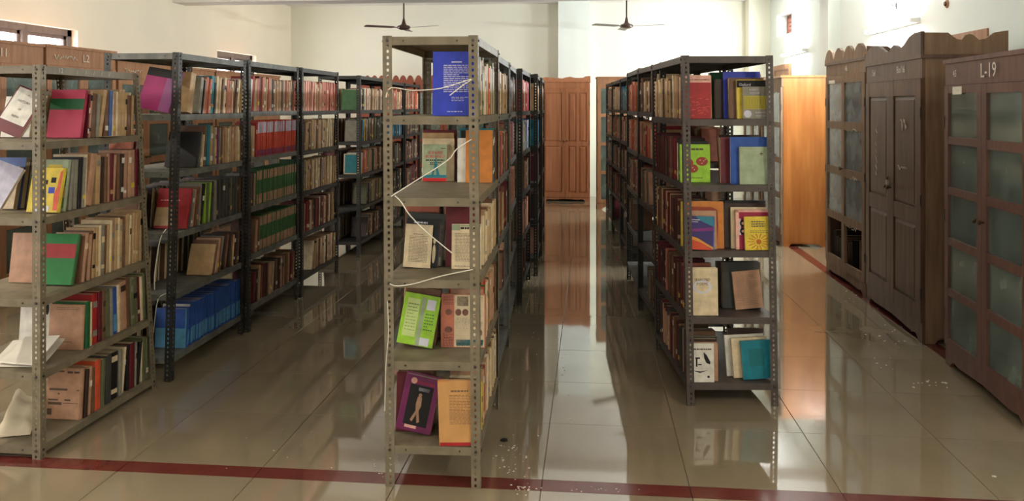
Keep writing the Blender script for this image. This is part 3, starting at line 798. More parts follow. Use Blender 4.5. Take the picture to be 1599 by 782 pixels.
cover_book('C1', 'R', 3, .15, 'n', .016, .20, .148, 'plain light brown booklet tilted on the fourth shelf', 5, .025, roll=-5, kids=[
    face_rects([('printed_lines', m_ink, lines(.12, .9, .1, .9, 20, .14, 9))])])
cover_book('C1', 'R', 3, .18, 'E', .04, .245, .205, 'charcoal hardback behind the light brown booklet', 4, .03, soft=False)
row('C1', 'R', 3, .225, 'd30/24 k30/23', 4, 3, 3, dd=.075, fill=False)
cover_book('C1', 'L', 4, .015, 'w', .016, .198, .135, 'white booklet with a black feather drawing, bottom shelf', 3, .010, kids=[
    poly_face('feather_drawing', m_black, [[(.60, .78), (.72, .70), (.86, .52), (.84, .46), (.70, .50), (.62, .62)], [(.2, .30), (.45, .24), (.75, .31), (.5, .28)], ell(.78, .14, .05, .03)]),
    face_rects([('script_print', m_ink, lines(.1, .9, .82, .88, 1, .6, 3)), ('monogram', m_black, [(.30, .40, .36, .62), (.28, .60, .46, .64), (.38, .44, .52, .47)])])])
row('C1', 'L', 4, .034, 'n24/20 d26/21 E28/22 b24/23 m22/23 e20/23 d24/23 b22/24 E24/23 n20/23 d26/24 m24/23', 3, 2, 2)
cover_book('C1', 'R', 4, .05, 'q', .018, .198, .158, 'teal paperback tilted on the bottom shelf', 5, .006, roll=-4, kids=[
    face_rects([('stamped_panel', mat('teal_dark', (20, 104, 110), .6), [(.25, .34, .72, .78)])])])
cover_book('C1', 'R', 4, .078, 'c', .020, .205, .185, 'cream booklet just behind the teal paperback', 5, .022, roll=-3)
cover_book('C1', 'R', 4, .108, 'w', .014, .212, .205, 'off-white booklet second behind the teal paperback', 5, .03, roll=-3)
cover_book('C1', 'R', 4, .135, 'd', .026, .24, .19, 'dark brown book at the back of the bottom right stack', 5, .03)

# ---- left-edge grey rack
cover_book('A1', 'R', 0, .37, 'f', .022, .238, .176, 'dusky pink book with a broad green stripe on the top shelf', 11, .028, yaw=0, kids=[
    face_rects([('pink_ground', mat('dusky_pink', (182, 58, 84), .55, .06, 14), [(.0, .0, 1, 1)])]), poly_face('green_stripe', pm('g'), [[(0, .585), (1, .585), (1, .81), (0, .81)]], -.0018)], soft=False)
row('A1', 'R', 0, .42, 'm10/22 n20/23 b36/22 e24/22 t28/24 b30/25 a28/24 c14/23 n24/23 c14/23 t20/22', 6, 2, 2)
cover_book('A1', 'R', 1, .145, 'y', .026, .205, .15, 'yellow book with small coloured squares and a flame spine', 14, .015, kids=[
    face_rects([('photo_squares', m_black, [(.42, .62, .56, .72), (.66, .66, .82, .78), (.40, .40, .52, .50), (.3, .2, .46, .3)]), ('blue_square', pm('B'), [(.62, .42, .82, .56)]), ('white_label', m_wtext, [(.2, .02, .72, .14)])]),
    poly_face('flame_band', pm('o'), [[(.86, .04), (1, .04), (1, .95), (.93, .9), (.9, .6), (.82, .4)]])])
cover_book('A1', 'R', 1, .20, 'z', .022, .24, .18, 'sage green book with banded cover and yellow sticker', 10, .018, kids=[
    face_rects([('green_band', mat('soft_green', (92, 116, 84), .6), [(.0, .48, 1, .70), (0, .06, 1, .26)]), ('pink_band', pm('n'), [(0, .28, 1, .46)]), ('yellow_sticker', pm('y'), [(.45, .80, .84, .9)])])])
row('A1', 'R', 1, .25, 'e26/23 e28/24 k24/24 e20/25 c24/26 n46/26 t36/25 d28/24 b26/24 n26/25 m34/25 n20/24 b24/24', 6, 2, 3)
cover_book('A1', 'R', 2, .26, 'h', .026, .238, .176, 'green book with a broad red stripe on the third shelf', 14, .022, kids=[
    face_rects([('green_ground', mat('leaf_green', (28, 118, 52), .55, .06, 14), [(.0, .0, 1, 1)])]), poly_face('red_stripe', pm('r'), [[(0, .52), (1, .52), (1, .80), (0, .80)]], -.0018)], soft=False)
row('A1', 'R', 2, .32, 'b10/22 n24/23 d8/22 n20/23 b18/24 t24/25 t20/25 c20/25 e30/25 b20/25 t18/25 c16/26 n28/26 t24/27 c22/27 t24/26 b18/27 t24/27 t22/27 c16/26', 9, 2, 2, hdef=.25)
cover_book('A1', 'R', 3, .33, 'n', .02, .212, .17, 'plain beige-pink book with faint lettering on the fourth shelf', 4, .02, kids=[
    face_rects([('faint_lettering', m_ink, lines(.3, .7, .16, .19, 1, .5, 4) + lines(.2, .9, .88, .96, 2, .2, 4))])], soft=False)
row('A1', 'R', 3, .355, 'g38/22 c16/22 r44/25 m28/25 b24/24 G42/25 e24/25 u38/24 c24/25 n56/25 b38/26 G30/26', 2, -3, 2, decay=10)
cover_book('A1', 'R', 4, .30, 'n', .03, .238, .17, 'brown paper-covered book with dark printed headings, bottom shelf', 5, .02, kids=[
    face_rects([('printed_headings', m_ink, [(.32, .92, .50, .95), (.60, .90, .76, .94), (.80, .90, .96, .94), (.08, .56, .62, .60), (.9, .56, .98, .58), (.34, .48, .39, .51), (.06, .36, .35, .39), (.55, .36, .72, .39), (.06, .28, .46, .33), (.04, .08, .18, .20), (.5, .31, .95, .32)])])], soft=False)
row('A1', 'R', 4, .335, 'd22/22 n20/23 b24/22 o44/24 G34/23 E44/24 k66/23 e28/23 c18/23 k22/23 m46/24 e16/23 k22/23 c12/22 G26/23', 4, 1, 2)
# the far side of the same rack: books leaning the other way
cover_book('A1', 'L', 0, .24, 'm', .012, .235, .165, 'maroon book with pale title page, leaning at far left, top shelf', 22, .045, roll=20, kids=[
    face_rects([('title_page', pm('w'), [(.05, .24, .92, .97)])]),
    face_text([('A', .06, .5, .86, m_ink), ('HISTORY', .075, .48, .70, m_ink), ('OF', .06, .48, .53, m_ink), ('INDIA', .07, .48, .37, m_ink)])])
row('A1', 'L', 0, .36, 'w30/21 w26/21 e24/23 t30/22', 12, 6, 2, fill=False)
cover_book('A1', 'L', 1, .10, 'L', .016, .22, .155, 'lavender-grey book slanting at far left, second shelf', 22, .045, roll=18, kids=[
    poly_face('grey_blot', pm('e'), [ell(.34, .52, .2, .09)])])
row('A1', 'L', 1, .24, 'c26/21 a30/24 E30/23 d30/24', 12, 5, 2, fill=False)
cover_book('A1', 'L', 2, .30, 'n', .02, .235, .155, 'plain beige book left of the green and red one, left-edge rack', 8, .09)
cover_book('A1', 'L', 3, .36, 'w', .02, .225, .165, 'off-white book behind the loose sheets on the fourth shelf', 5, .09, kids=[
    poly_face('figure_print', m_black, [ell(.86, .80, .05, .12), ell(.74, .6, .03, .06)])])

# ---- second left-row rack
cover_book('A2', 'R', 0, .012, 'p', .026, .245, .205, 'magenta and purple book with black top, leaning far back', 15, .05, roll=10, kids=[
    poly_face('magenta_panel', mat('magenta_print', (146, 26, 92), .5, .1, 10), [[(.0, .0), (.62, .0), (.62, .80), (.0, .80)]]),
    poly_face('mauve_panel', mat('mauve_print', (138, 74, 124), .5, .1, 10), [[(.62, 0), (.95, 0), (.95, .80), (.62, .80)]]),
    poly_face('black_top', m_black, [[(0, .80), (1, .80), (1, 1), (0, 1)]]), face_rects([('top_lettering', m_wtext, lines(.05, .4, .88, .94, 1, .8, 5))])])
cover_book('A2', 'R', 0, .16, 't', .06, .24, .20, 'thick tan clothbound book with a pale spine, right of the purple book', 13, .02, soft=False)
row('A2', 'R', 0, .30, 'e38/22 k14/21 n22/21 s26/22 s24/22 c10/21 q40/23 E20/20 c24/23 t24/23 c16/23 b24/22', 12, 6, 3, decay=9)
cover_book('A2', 'R', 1, .26, 'k', .026, .215, .19, 'plain black book leaning back, second shelf of second left-row rack', 18, .015)
row('A2', 'R', 1, .34, 'e12/21 c10/20 b44/24 q42/25 t38/24 e14/23 t20/23 c18/23 p24/23 e18/23 b20/23 c14/22 n22/23 t18/23', 8, 2, 2)
cover_book('A2', 'R', 2, .16, 'r', .024, .235, .195, 'red book with a tan square on its cover, leaning back', 17, .015, kids=[
    face_rects([('tan_square', pm('t'), [(.0, .06, .62, .52)]), ('title_line', pm('j'), lines(.1, .7, .68, .72, 1, .6, 3))])])
row('A2', 'R', 2, .235, 'e18/22 n16/22 b24/24 e26/25 k28/25 l14/25 G30/25 l18/24 E38/25 e32/25 k24/24 E36/25', 12, 3, 2)
row('A2', 'R', 3, .50, 't18/20 b22/21 c14/20 n18/22 b18/22 e18/22 d22/22 b20/22', 18, 8, 1)
cover_book('A2', 'R', 4, .18, 'U', .02, .225, .18, 'pale blue two-tone book at the front of the blue set', 4, .015, kids=[
    face_rects([('dark_blue_top', pm('u'), [(0, .5, 1, 1)])])])
row('A2', 'R', 4, .205, 'u20/23 w10/24 u22/24 u22/24 u22/24 u22/24 u22/24 u22/24 u22/24 u22/24 u22/24 u22/24 u22/24 u22/24 u22/24 u22/24 u22/24', 6, 3, 2)
row('A2', 'L', 1, .02, 's18/23 m20/22 c10/24 d26/23', 14, 6, 1, fill=False)
row('A2', 'L', 3, .06, 'd26/22 E24/23 b26/22 d30/23', 9, 4, 1)  # dark books added, standing in for shade on this shelf
row('A2', 'L', 4, .05, 'E26/22 d24/23 k26/22 d30/23', 6, 4, 1)  # added dark run in place of the shaded bottom shelf
row('A2', 'L', 2, .05, 'b20/22 m22/22 d26/23 E26/23', 14, 6, 1)  # added books, dark to imitate the shade here

# ---- third, fourth, fifth left-row racks
row('A3', 'R', 0, .05, 'w40/23 r28/24 c10/22 n34/23 s36/24 m44/25 s26/24 n30/24 t30/24 s26/24 n26/24 E22/23 b30/24 t30/23 n26/23 c24/23 t30/23 b24/23', 8, 2, 1)
row('A3', 'R', 1, .02, 't40/22 t36/22 n26/22 r20/24 v24/25 v24/25 v24/25 v24/25 v24/25 v24/25 v24/25 v24/25 v24/25 v24/25 v24/25 v24/25 v24/25 v24/25 v24/25 v24/25 v24/25 v24/25 v24/25 v24/25 v24/25 v24/25 v24/25', 3, 2, 1)
row('A3', 'R', 2, .02, 'e40/23 b34/23 E28/24 n30/23 h26/24 h26/24 h26/24 h26/24 h26/24 h26/24 h26/24 h26/24 h26/24 h26/24 h26/24 h26/24 h26/24 h26/24 h26/24 h26/24 h26/24', 5, 2, 1)
row('A3', 'R', 3, .10, 'b30/24 n40/23 b36/24 h26/24 h26/24 h26/24 h26/24 h26/24 h26/24 h26/24 h26/24 h26/24 h26/24 h26/24', 6, 3, 1)
row('A3', 'R', 4, .10, 'm36/22 d40/23 n32/23 t28/24 b34/23 m30/24 d34/23 b30/24 n28/23 e30/23 t30/23 d30/23', 6, 3, 1)
cover_book('A4', 'R', 0, .04, 's', .026, .25, .20, 'salmon wide book at the front of the fourth left-row rack', 3, .015, soft=False)
row('A4', 'R', 0, .075, 'c14/24 s30/25 j28/25 s30/25 j26/25 s30/25 s28/25 j28/25 s30/25 c20/24 t30/25 n30/24 s28/25 t28/24 n28/24', 3, 2, 2)
row('A4', 'R', 1, .04, 'd34/22 b30/23 t26/23 n28/23 t30/24 b26/23 c20/24 t34/25 t32/25 n30/25 c24/25 b28/24 t30/25 n28/24', 8, 3, 1)
cover_book('A4', 'R', 2, .06, 'g', .022, .265, .205, 'dark green broad book leaning on the fourth left-row rack', 4, .015, soft=False)
row('A4', 'R', 2, .09, 'c14/25 t16/25 c12/25 b14/25 c18/25 t20/25 n22/25 c16/25 b22/25 t26/25 c24/25 b26/24 n26/25 t28/25', 5, 2, 2)
cover_book('A4', 'R', 3, .06, 'm', .024, .26, .20, 'maroon broad book above the bottom shelf, fourth left-row rack', 4, .015, soft=False)
row('A4', 'R', 3, .09, 'n24/24 m26/24 r24/25 m30/25 b22/24 c14/25 t22/25 m26/24 b26/24 d30/24 r24/25', 5, 2, 2)
row('A4', 'R', 4, .30, 'c12/24 t20/22 d26/23 n26/23 t24/24 b26/24 c20/24 t26/24 n26/24', 7, 3, 1)
cover_book('A5', 'R', 0, .02, 'h', .012, .21, .19, 'green book leaning at the gap in the left row', 10, .015)
row('A5', 'R', 0, .05, 'c12/21 t14/22 c12/21 t16/22 E30/22 k30/22 z24/22 c30/22 j18/23 w20/23 s22/23 c22/22 w20/23 t26/23 c24/23 n26/23 t22/22 b26/23', 9, 3, 2)
row('A5', 'R', 1, .02, 'e30/21 k26/22 E30/22 e28/22 U24/22 E26/22 y18/23 e26/23 b24/24 a26/23 t26/23 E24/24 e28/23 b26/23 G26/24', 9, 4, 1)
cover_book('A5', 'R', 2, .05, 'q', .016, .21, .16, 'teal book with a cream border on the fifth left-row rack', 5, .03, kids=[
    face_rects([('cream_border', pm('c'), [(0, 0, .08, 1), (.92, 0, 1, 1), (0, 0, 1, .05), (0, .95, 1, 1)])])])
row('A5', 'R', 2, .075, 'w18/22 k14/22 c22/22 E24/23 o20/23 O24/24 v22/23 c22/24 o26/24 t26/23 b26/23 n26/24', 5, 3, 2)
row('A5', 'L', 0, .02, 'G26/21 c20/22 n24/22 b26/22', 9, 4, 1)
row('A5', 'L', 1, .02, 'e26/21 E26/22 k24/22 b26/23', 12, 4, 1)
row('A5', 'L', 2, .02, 'm30/22 d30/23 b26/23 E28/23', 7, 4, 1)
row('A5', 'L', 3, .10, 'd30/22 E30/23 b26/23 d28/23', 7, 4, 1)
row('A5', 'L', 4, .10, 'd30/22 E30/23 b26/23 d28/23', 7, 4, 1)
row('A5', 'R', 3, .30, 'G24/21 b26/22 E24/22 t22/23 e24/22 G26/23', 10, 5, 1)
row('A5', 'R', 4, .30, 'd24/21 e22/22 b26/22 E26/22 n22/22', 12, 5, 1)

# ---- runs on the racks farther back
POOLS = {'mix': 'tbnctbncserdGE', 'dull': 'bdEebdnGm', 'warm': 'snotcsrbn', 'pale': 'ctwnectn', 'pink': 'jsnpjnse', 'cool': 'UquEeqw'}
def runs(key, side, spec):
    rg = random.Random(sum(map(ord, key))*13 + len(spec))
    for li, (start, end, pool) in enumerate(spec):
        if pool is None: continue
        toks = []; tot = 0
        while tot < (end-start)*1000:
            t = rg.randint(18, 38); toks.append('%s%d/%d' % (rg.choice(POOLS[pool]), t, rg.randint(21, 25))); tot += t+3
        row(key, side, li, start, toks, rg.choice((4, 8, 10)), 2, 1, fill=False)
runs('A6', 'R', [(.05, .95, 'warm'), (.05, .9, 'cool'), (.1, .8, 'dull'), (.1, .8, 'dull'), (.2, .8, 'dull')])
runs('A7', 'R', [(.05, .9, 'warm'), (.1, .8, 'dull'), (.1, .8, 'dull'), (.2, .7, 'dull'), (.2, .7, 'dull')])
runs('A6', 'L', [(.05, .6, 'warm'), (0, 0, None), (0, 0, None), (0, 0, None), (0, 0, None)])
row('B2', 'R', 0, .02, 'w14/22 c30/25 u34/26 U20/25 t30/25 t34/25 c28/24 t32/25 n30/25 b28/25 t34/25 n30/24 c28/25 t30/24 b30/25 n32/24 t30/24 c26/24 t30/24', 3, 2, 1)
row('B2', 'R', 1, .02, 's30/24 r20/24 u26/25 o20/24 g40/26 G34/26 g30/25 t26/23 b30/25 n30/24 s30/25 d26/24 m30/24 j30/25', 3, 2, 1)
row('B2', 'R', 2, .02, 't30/22 c22/22 w14/21 e30/23 m30/25 r34/26 m30/26 s26/25 d30/24 b30/25 m28/25', 4, 2, 1)
runs('B2', 'R', [(0, 0, None), (0, 0, None), (0, 0, None), (.55, .75, 'dull'), (0, 0, None)])
runs('B3', 'R', [(.05, .9, 'dull'), (.05, .9, 'pink'), (.05, .9, 'pink'), (.3, .7, 'dull'), (0, 0, None)])
row('B4', 'R', 0, .10, 'r26/25 j20/24 r28/25 r28/25 r26/25 r28/25 w16/24 r28/25 r28/25 s26/24 r26/25 c24/24 s28/24 r28/25 n28/24 t28/24', 2, 1, 1)
runs('B4', 'R', [(0, 0, None), (.1, .9, 'cool'), (.5, .8, 'dull'), (.1, .8, 'pink'), (.1, .6, 'dull')])
runs('B5', 'R', [(.05, .9, 'pale'), (.05, .9, 'cool'), (.2, .8, 'dull'), (.1, .8, 'dull'), (.2, .8, 'dull')])
runs('B6', 'R', [(.05, .9, 'mix'), (.05, .9, 'mix'), (.2, .8, 'dull'), (.1, .8, 'dull'), (.2, .8, 'dull')])
runs('C2', 'L', [(.06, .9, 'mix'), (.05, .9, 'warm'), (.5, .9, 'dull'), (.1, .4, 'dull'), (.05, .6, 'dull')])
runs('C3', 'L', [(.06, .9, 'warm'), (.05, .9, 'warm'), (.05, .9, 'mix'), (.5, .9, 'dull'), (0, 0, None)])
runs('C4', 'L', [(.06, .9, 'cool'), (.05, .9, 'mix'), (.05, .9, 'mix'), (.1, .9, 'dull'), (.2, .6, 'dull')])
runs('C5', 'L', [(.06, .9, 'pale'), (.05, .9, 'mix'), (.05, .9, 'dull'), (.1, .9, 'dull'), (0, 0, None)])
runs('C6', 'L', [(.06, .9, 'dull'), (.05, .9, 'mix'), (.05, .9, 'dull'), (.1, .9, 'dull'), (.1, .6, 'dull')])
runs('C2', 'R', [(.3, .7, 'mix'), (.1, .8, 'warm'), (.1, .6, 'dull'), (0, 0, None), (0, 0, None)])
runs('C3', 'R', [(.5, .9, 'mix'), (.3, .9, 'warm'), (0, 0, None), (0, 0, None), (0, 0, None)])

# build: the 300 books that show largest one by one, the rest joined
BOOKS.sort(key=lambda b: -b['score'])
rest = MB(); rest_mats = []
for i, b in enumerate(BOOKS):
    if i < 300:
        if b['label']:
            mbc = MB(); mbp = MB()
            for f_, m_ in zip(b['mb'].f, b['mb'].m):
                tgt = mbp if m_ == 1 else mbc
                n = len(tgt.v); tgt.v += [b['mb'].v[k] for k in f_]; tgt.f.append(tuple(range(n, n+len(f_)))); tgt.m.append(m_ if m_ != 1 else 0)
            root = mbc.build('book', b['mats'][:1] + b['mats'][2:], None, b['M'])
            mbp.build('page_block', m_page, root)
            b['face'] = T(-b['d'], 0, 0) if b['sg'] < 0 else Matrix.Identity(4)
            for kf in b['kids'] or (): kf(b, root, b['d'], b['h'])
            tag(root, b['label'], 'book', 'books on the racks')
        else:
            root = b['mb'].build('book', b['mats'], None, b['M'])
            tag(root, '%s book spine, %s from the front, %s shelf, %s' % (CN[b['c']], ORD[min(49, b['num'])], SH[b['li']], b['r'].phrase + b['half']), 'book', 'books on the racks')
    else:
        mm = []
        for m_ in b['mats']:
            if m_ not in rest_mats: rest_mats.append(m_)
            mm.append(rest_mats.index(m_))
        c_ = MB(); c_.v = b['mb'].v; c_.f = b['mb'].f; c_.m = [mm[k] for k in b['mb'].m]
        rest.add(c_, b['M'])
o = rest.build('distant_books', rest_mats)
o['kind'] = 'stuff'; tag(o, 'rows of worn books on the shelves farther back', 'books')

# ---------------------------------------------------------------- wooden cupboards
def between(a, b):
    """matrix whose x axis runs from floor point a to b (left to right for someone facing the front)"""
    x = (b-a).normalized(); ang = math.atan2(x.y, x.x)
    return T(a.x, a.y) @ RZ(ang), (b-a).length
def wavy(w, h0, h1, bumps):
    """crest outline: flat foot, scalloped top given as (position, height) samples"""
    pts = [(0, 0), (w, 0)]
    for (x, z) in reversed(bumps): pts.append((x*w, h0 + (h1-h0)*z))
    return pts
def scallop(n, k=6):
    out = []
    for i in range(n):
        for j in range(k):
            u = j/(k-1)
            out.append(((i+u*.999)/n, math.sin(math.pi*u)**.7))
    return out
def cupboard(name, label, M, w, d, h, doors, m_body, m_door, m_side=None, crest=None, crest_h=0, crest_d=None, skirt=.09, shelves=(), cat='cupboard',
             group='wooden cupboards', gl=None, frame=.035, gap=.004, ajar=(), face_top=.10, side_crest=None):
    m_side = m_side or m_body
    e = tag(empty(name, M), label, cat, group)
    t = .022
    MB().box(0, .02, skirt*.3, t, d, h).build('side_panel', m_side, e)
    MB().box(w-t, .02, skirt*.3, w, d, h).build('side_panel', m_side, e)
    MB().box(t, d-.012, skirt, w-t, d, h-t).build('back_panel', m_body, e)
    MB().box(-.012, -.012, h, w+.012, d+.004, h+.024).build('top_board', m_body, e)
    MB().box(t, .02, skirt, w-t, d-.012, skirt+t).build('bottom_board', m_body, e)
    for z in shelves: MB().box(t, .04, z, w-t, d-.012, z+.018).build('inner_shelf', m_body, e)
    # face rail and shaped skirt with feet
    MB().box(0, 0, h-face_top, w, .02, h).build('face_rail', m_door, e)
    sk = [(0, .0), (.07, .0), (.085, .022), (.12, .04), (.2, .03), (w/2, .045), (w-.2, .03), (w-.12, .04), (w-.085, .022), (w-.07, .0), (w, 0), (w, skirt+.01), (0, skirt+.01)]
    MB().prism(sk, 0, .02, 'y').build('skirt', m_door, e)
    ss = [(.02, 0), (.08, 0), (.095, .022), (.14, .04), (d-.14, .04), (d-.095, .022), (d-.07, 0), (d, 0), (d, skirt*.3), (.02, skirt*.3)]
    MB().prism(ss, 0, t, 'x').build('side_skirt', m_side, e); MB().prism(ss, w-t, w, 'x').build('side_skirt', m_side, e)
    if crest:
        MB().prism(wavy(w+.02, .02, crest_h, crest), -.012, .012, 'y').build('crest', m_door, e, T(-.01, 0, h+.024))
        if side_crest:
            for xx in (-.01, w-.012):
                MB().prism(wavy(d, .02, crest_h, side_crest), 0, .022, 'x').build('side_crest', m_side, e, T(xx, 0, h+.024))
    z0, z1 = skirt+.012, h-face_top-.002
    n = len(doors); lw = (w-.004)/n
    for i, D in enumerate(doors):
        kind, rows_ = D[0], D[1]
        stile, rail = D[2] if len(D) > 2 else (.06, .05)
        L = lw-gap
        hingeleft = (i % 2 == 0)
        dm = MB()
        dm.box(0, 0, 0, stile, .026, z1-z0).box(L-stile, 0, 0, L, .026, z1-z0)
        H = z1-z0
        ws = sum(rows_); free = H - rail*(len(rows_)+1)
        zz = 0; cells = []
        for rr in rows_:
            dm.box(stile, .001, zz, L-stile, .025, zz+rail); zz += rail
            hh = free*rr/ws; cells.append((zz, zz+hh)); zz += hh
        dm.box(stile, .001, H-rail, L-stile, .025, H)
        a = ajar[i] if i < len(ajar) else 0
        x = .002 + i*lw + gap/2
        Md = T(x, -.008, z0) @ RZ(R(-a)) if hingeleft else T(x+L, -.008, z0) @ RZ(R(a)) @ T(-L, 0, 0)
        dr = dm.build('door', m_door, e, Md)
        for ci, (c0, c1) in enumerate(cells):
            if kind == 'glass':
                if len(D) > 3 and ci in D[3]: continue
                MB().box(stile-.004, .011, c0-.004, L-stile+.004, .015, c1+.004).build('pane', gl, dr)
            else:
                cc = D[4] if len(D) > 4 else 1
                cwid = (L-2*stile)/cc
                for q in range(cc):
                    xa = stile+q*cwid; xb = xa+cwid
                    if q: dm2 = MB().box(xa-.02, .001, c0, xa+.02, .025, c1).build('door_muntin', m_door, dr)
                    pa = xa+(.02 if q else 0); pb = xb-(.02 if q < cc-1 else 0)
                    p = MB(); k = .03
                    p.box(pa, .013, c0, pb, .020, c1)
                    p.v += [(pa+.006, .013, c0+.006), (pb-.006, .013, c0+.006), (pb-.006, .013, c1-.006), (pa+.006, .013, c1-.006),
                            (pa+k, .004, c0+k), (pb-k, .004, c0+k), (pb-k, .004, c1-k), (pa+k, .004, c1-k)]
                    b8 = len(p.v)-8
                    for j in range(4):
                        p.f.append((b8+j, b8+(j+1) % 4, b8+4+(j+1) % 4, b8+4+j)); p.m.append(0)
                    p.f.append((b8+4, b8+5, b8+6, b8+7)); p.m.append(0)
                    p.build('door_panel', m_door, dr)
        hx = L-stile*.5 if hingeleft else stile*.5
        kn = MB().lathe([(.006, 0), (.006, .014), (.013, .02), (.014, .028), (.008, .034), (0, .035)], seg=10).build('knob', m_brass, dr, T(hx, 0, H*.52) @ RX(R(90))); smooth(kn)
        for hz in (.12, .5, .86):
            xh = -.004 if hingeleft else L-.004
            MB().box(xh, -.004, H*hz-.035, xh+.008, .004, H*hz+.035).build('hinge', m_bolt, dr)
    return e

def chalk_text(parent, s, size, x, z, y=-.0105, m=None, rot=0):
    mb = text_mb(s, size)
    return mb.build('chalk_lettering', m or m_chalk, parent, T(x, y, z) @ RX(R(90)) @ RZ(rot))
def scribble(parent, x, z, w, h, n, y=-.0105, seed=0, vertical=False, r=.0022, nm='chalk_scribble'):
    rg = random.Random(seed); pts = []
    for i in range(n):
        u = i/(n-1)
        dx, dz = (u*w, rg.uniform(-h, h)/2) if not vertical else (rg.uniform(-w, w)/2, u*h)
        pts.append((x+dx, y, z+dz))
    MB().tube(pts, r, 4).build(nm, m_chalk, parent)

# right-hand line of cupboards
M, w = between(cw(2.612, 4.90), cw(2.462, 3.90))
w = 1.06
e1 = cupboard('bookcase', 'dark red-brown glazed cupboard chalked L-19 at the right edge', M, w, .5, 1.80,
    [('glass', [1]*5, (.055, .045)), ('glass', [1]*5, (.06, .05))], m_w_red, m_w_red, shelves=(.45, .80, 1.15, 1.48), gl=m_glass_g, skirt=.11, face_top=.13)
chalk_text(e1, '45', .055, .17, 1.735); chalk_text(e1, 'L-19', .11, .62, 1.735, m=mat('chalk_bright', (214, 206, 190), .9))
MB().box(.14, -.012, 1.615, .27, -.008, 1.66).build('paper_tag', m_paper, e1)
scribble(e1, .16, 1.64, .09, .006, 12, -.0135, 3, r=.0012, nm='tag_print')
M, w = between(cw(2.835, 6.50), cw(2.672, 5.30))
e2 = cupboard('wardrobe', 'tall dark wooden cupboard with solid panelled doors and wavy crest', M, w, .52, 1.86,
    [('panel', [.8, 1.15], (.085, .11)), ('panel', [.8, 1.15], (.095, .11))], m_w_dark, m_w_dark, m_side=m_w_mid, crest_h=.15,
    crest=[(0, .15), (.04, .5), (.10, .72), (.18, .8), (.28, .75), (.36, .5), (.42, .3), (.48, .28), (.52, .5), (.57, .62), (.62, .5), (.66, .3), (.74, .5), (.82, .85), (.9, 1), (1, 1)],
    side_crest=[(0, .95), (.3, .92), (.40, .6), (.46, .55), (.5, .78), (.55, .85), (.6, .78), (.66, .55), (.74, .6), (.84, .9), (1, 1)], skirt=.12, ajar=(0, 1.2), face_top=.13)
chalk_text(e2, 'Sel', .07, .22, 1.80); chalk_text(e2, 'Bo/16', .07, .83, 1.80)
scribble(e2, .80, 1.42, .16, .09, 14, -.014, 5); scribble(e2, .78, 1.12, .2, .035, 16, -.014, 6); scribble(e2, .30, 1.02, .05, .42, 18, -.014, 7, True)
pl = tag(empty('padlock', M @ T(w*.5, -.028, 1.02)), 'small steel padlock hanging between the panelled doors', 'padlock')
MB().box(-.018, -.008, -.045, .018, .008, -.008).build('lock_body', mat('lock_steel', (150, 146, 138), .35, metal=.8), pl)
MB().tube([(-.011, 0, -.01), (-.011, 0, .008), (-.006, 0, .016), (.006, 0, .016), (.011, 0, .008), (.011, 0, -.01)], .003, 6).build('shackle', m_bolt, pl)
M, w = between(cw(2.945, 7.62), cw(2.845, 6.54))
e3 = cupboard('bookcase', 'weathered glazed cupboard with scalloped crest and missing lower panes', M, w, .48, 1.92,
    [('glass', [1, 1, 1, 1], (.06, .07), (0,)), ('glass', [1, 1, 1, 1], (.065, .07), (0,))], m_w_dark, m_w_mid, crest=scallop(4), crest_h=.12,
    shelves=(.52, .95, 1.38), gl=m_glass_b, skirt=.11, ajar=(0, 2))
chalk_text(e3, '46', .07, .62, 1.87); scribble(e3, .60, 1.35, .32, .03, 18, -.016, 9); scribble(e3, .62, .94, .3, .03, 18, -.016, 10); scribble(e3, .62, .52, .3, .03, 18, -.016, 11)
MB().box(.12, -.012, 1.75, .30, -.009, 1.78).build('paper_tag', m_paper, e3)
M, w = between(cw(3.065, 9.98), cw(2.97, 8.96))
f1 = cupboard('bookcase', 'varnished orange-wood cupboard turned sideways beyond the right-hand rack', M, w, .5, 1.86,
    [('glass', [1]*4, (.06, .06)), ('glass', [1]*4, (.06, .06))], m_w_orange, m_w_mid, m_side=m_w_orange, shelves=(.52, .95, 1.38), gl=m_glass_b, skirt=.12)
M, w = between(cw(3.17, 11.1), cw(3.08, 10.1))
cupboard('bookcase', 'dim wooden cupboard behind the orange-wood one, mostly hidden', M, w, .5, 1.88,
    [('glass', [1]*4, (.06, .06)), ('glass', [1]*4, (.06, .06))], m_w_dark, m_w_mid, crest=scallop(5), crest_h=.06, shelves=(.52, .95, 1.38), gl=m_glass_b)

# back wall
p0, p1 = cw(.50, 13.38), cw(1.285, 13.38)
y = min(p0.y, p1.y)
tk = cupboard('wardrobe', 'tall teak cupboard with panelled doors against the back wall pillar', T(-.82, 13.18), .79, .44, 1.93,
    [('panel', [1, 1.05], (.05, .07), (), 1), ('panel', [1, 1.05], (.045, .07), (), 2)], m_w_teak, m_w_teak, crest=[(0, .3), (.1, .7), (.25, .5), (.45, .3), (.5, .6), (.6, .8), (.7, .45), (.85, .45), (.9, .9), (1, 1)], crest_h=.075, skirt=.06)
p0 = cw(1.275, 12.15)
gx = cupboard('bookcase', 'tan glazed cupboard at the end of the right-hand racks', T(p0.x, p0.y) @ RZ(YAW*.4), .56, .42, 1.96,
    [('glass', [1]*4, (.05, .05)), ('glass', [1]*4, (.05, .05))], m_w_tan, m_w_tan, shelves=(.5, .95, 1.4), gl=m_glass_g)
scribble(gx, .28, 1.93, .12, .05, 7, -.011, 31, r=.005)
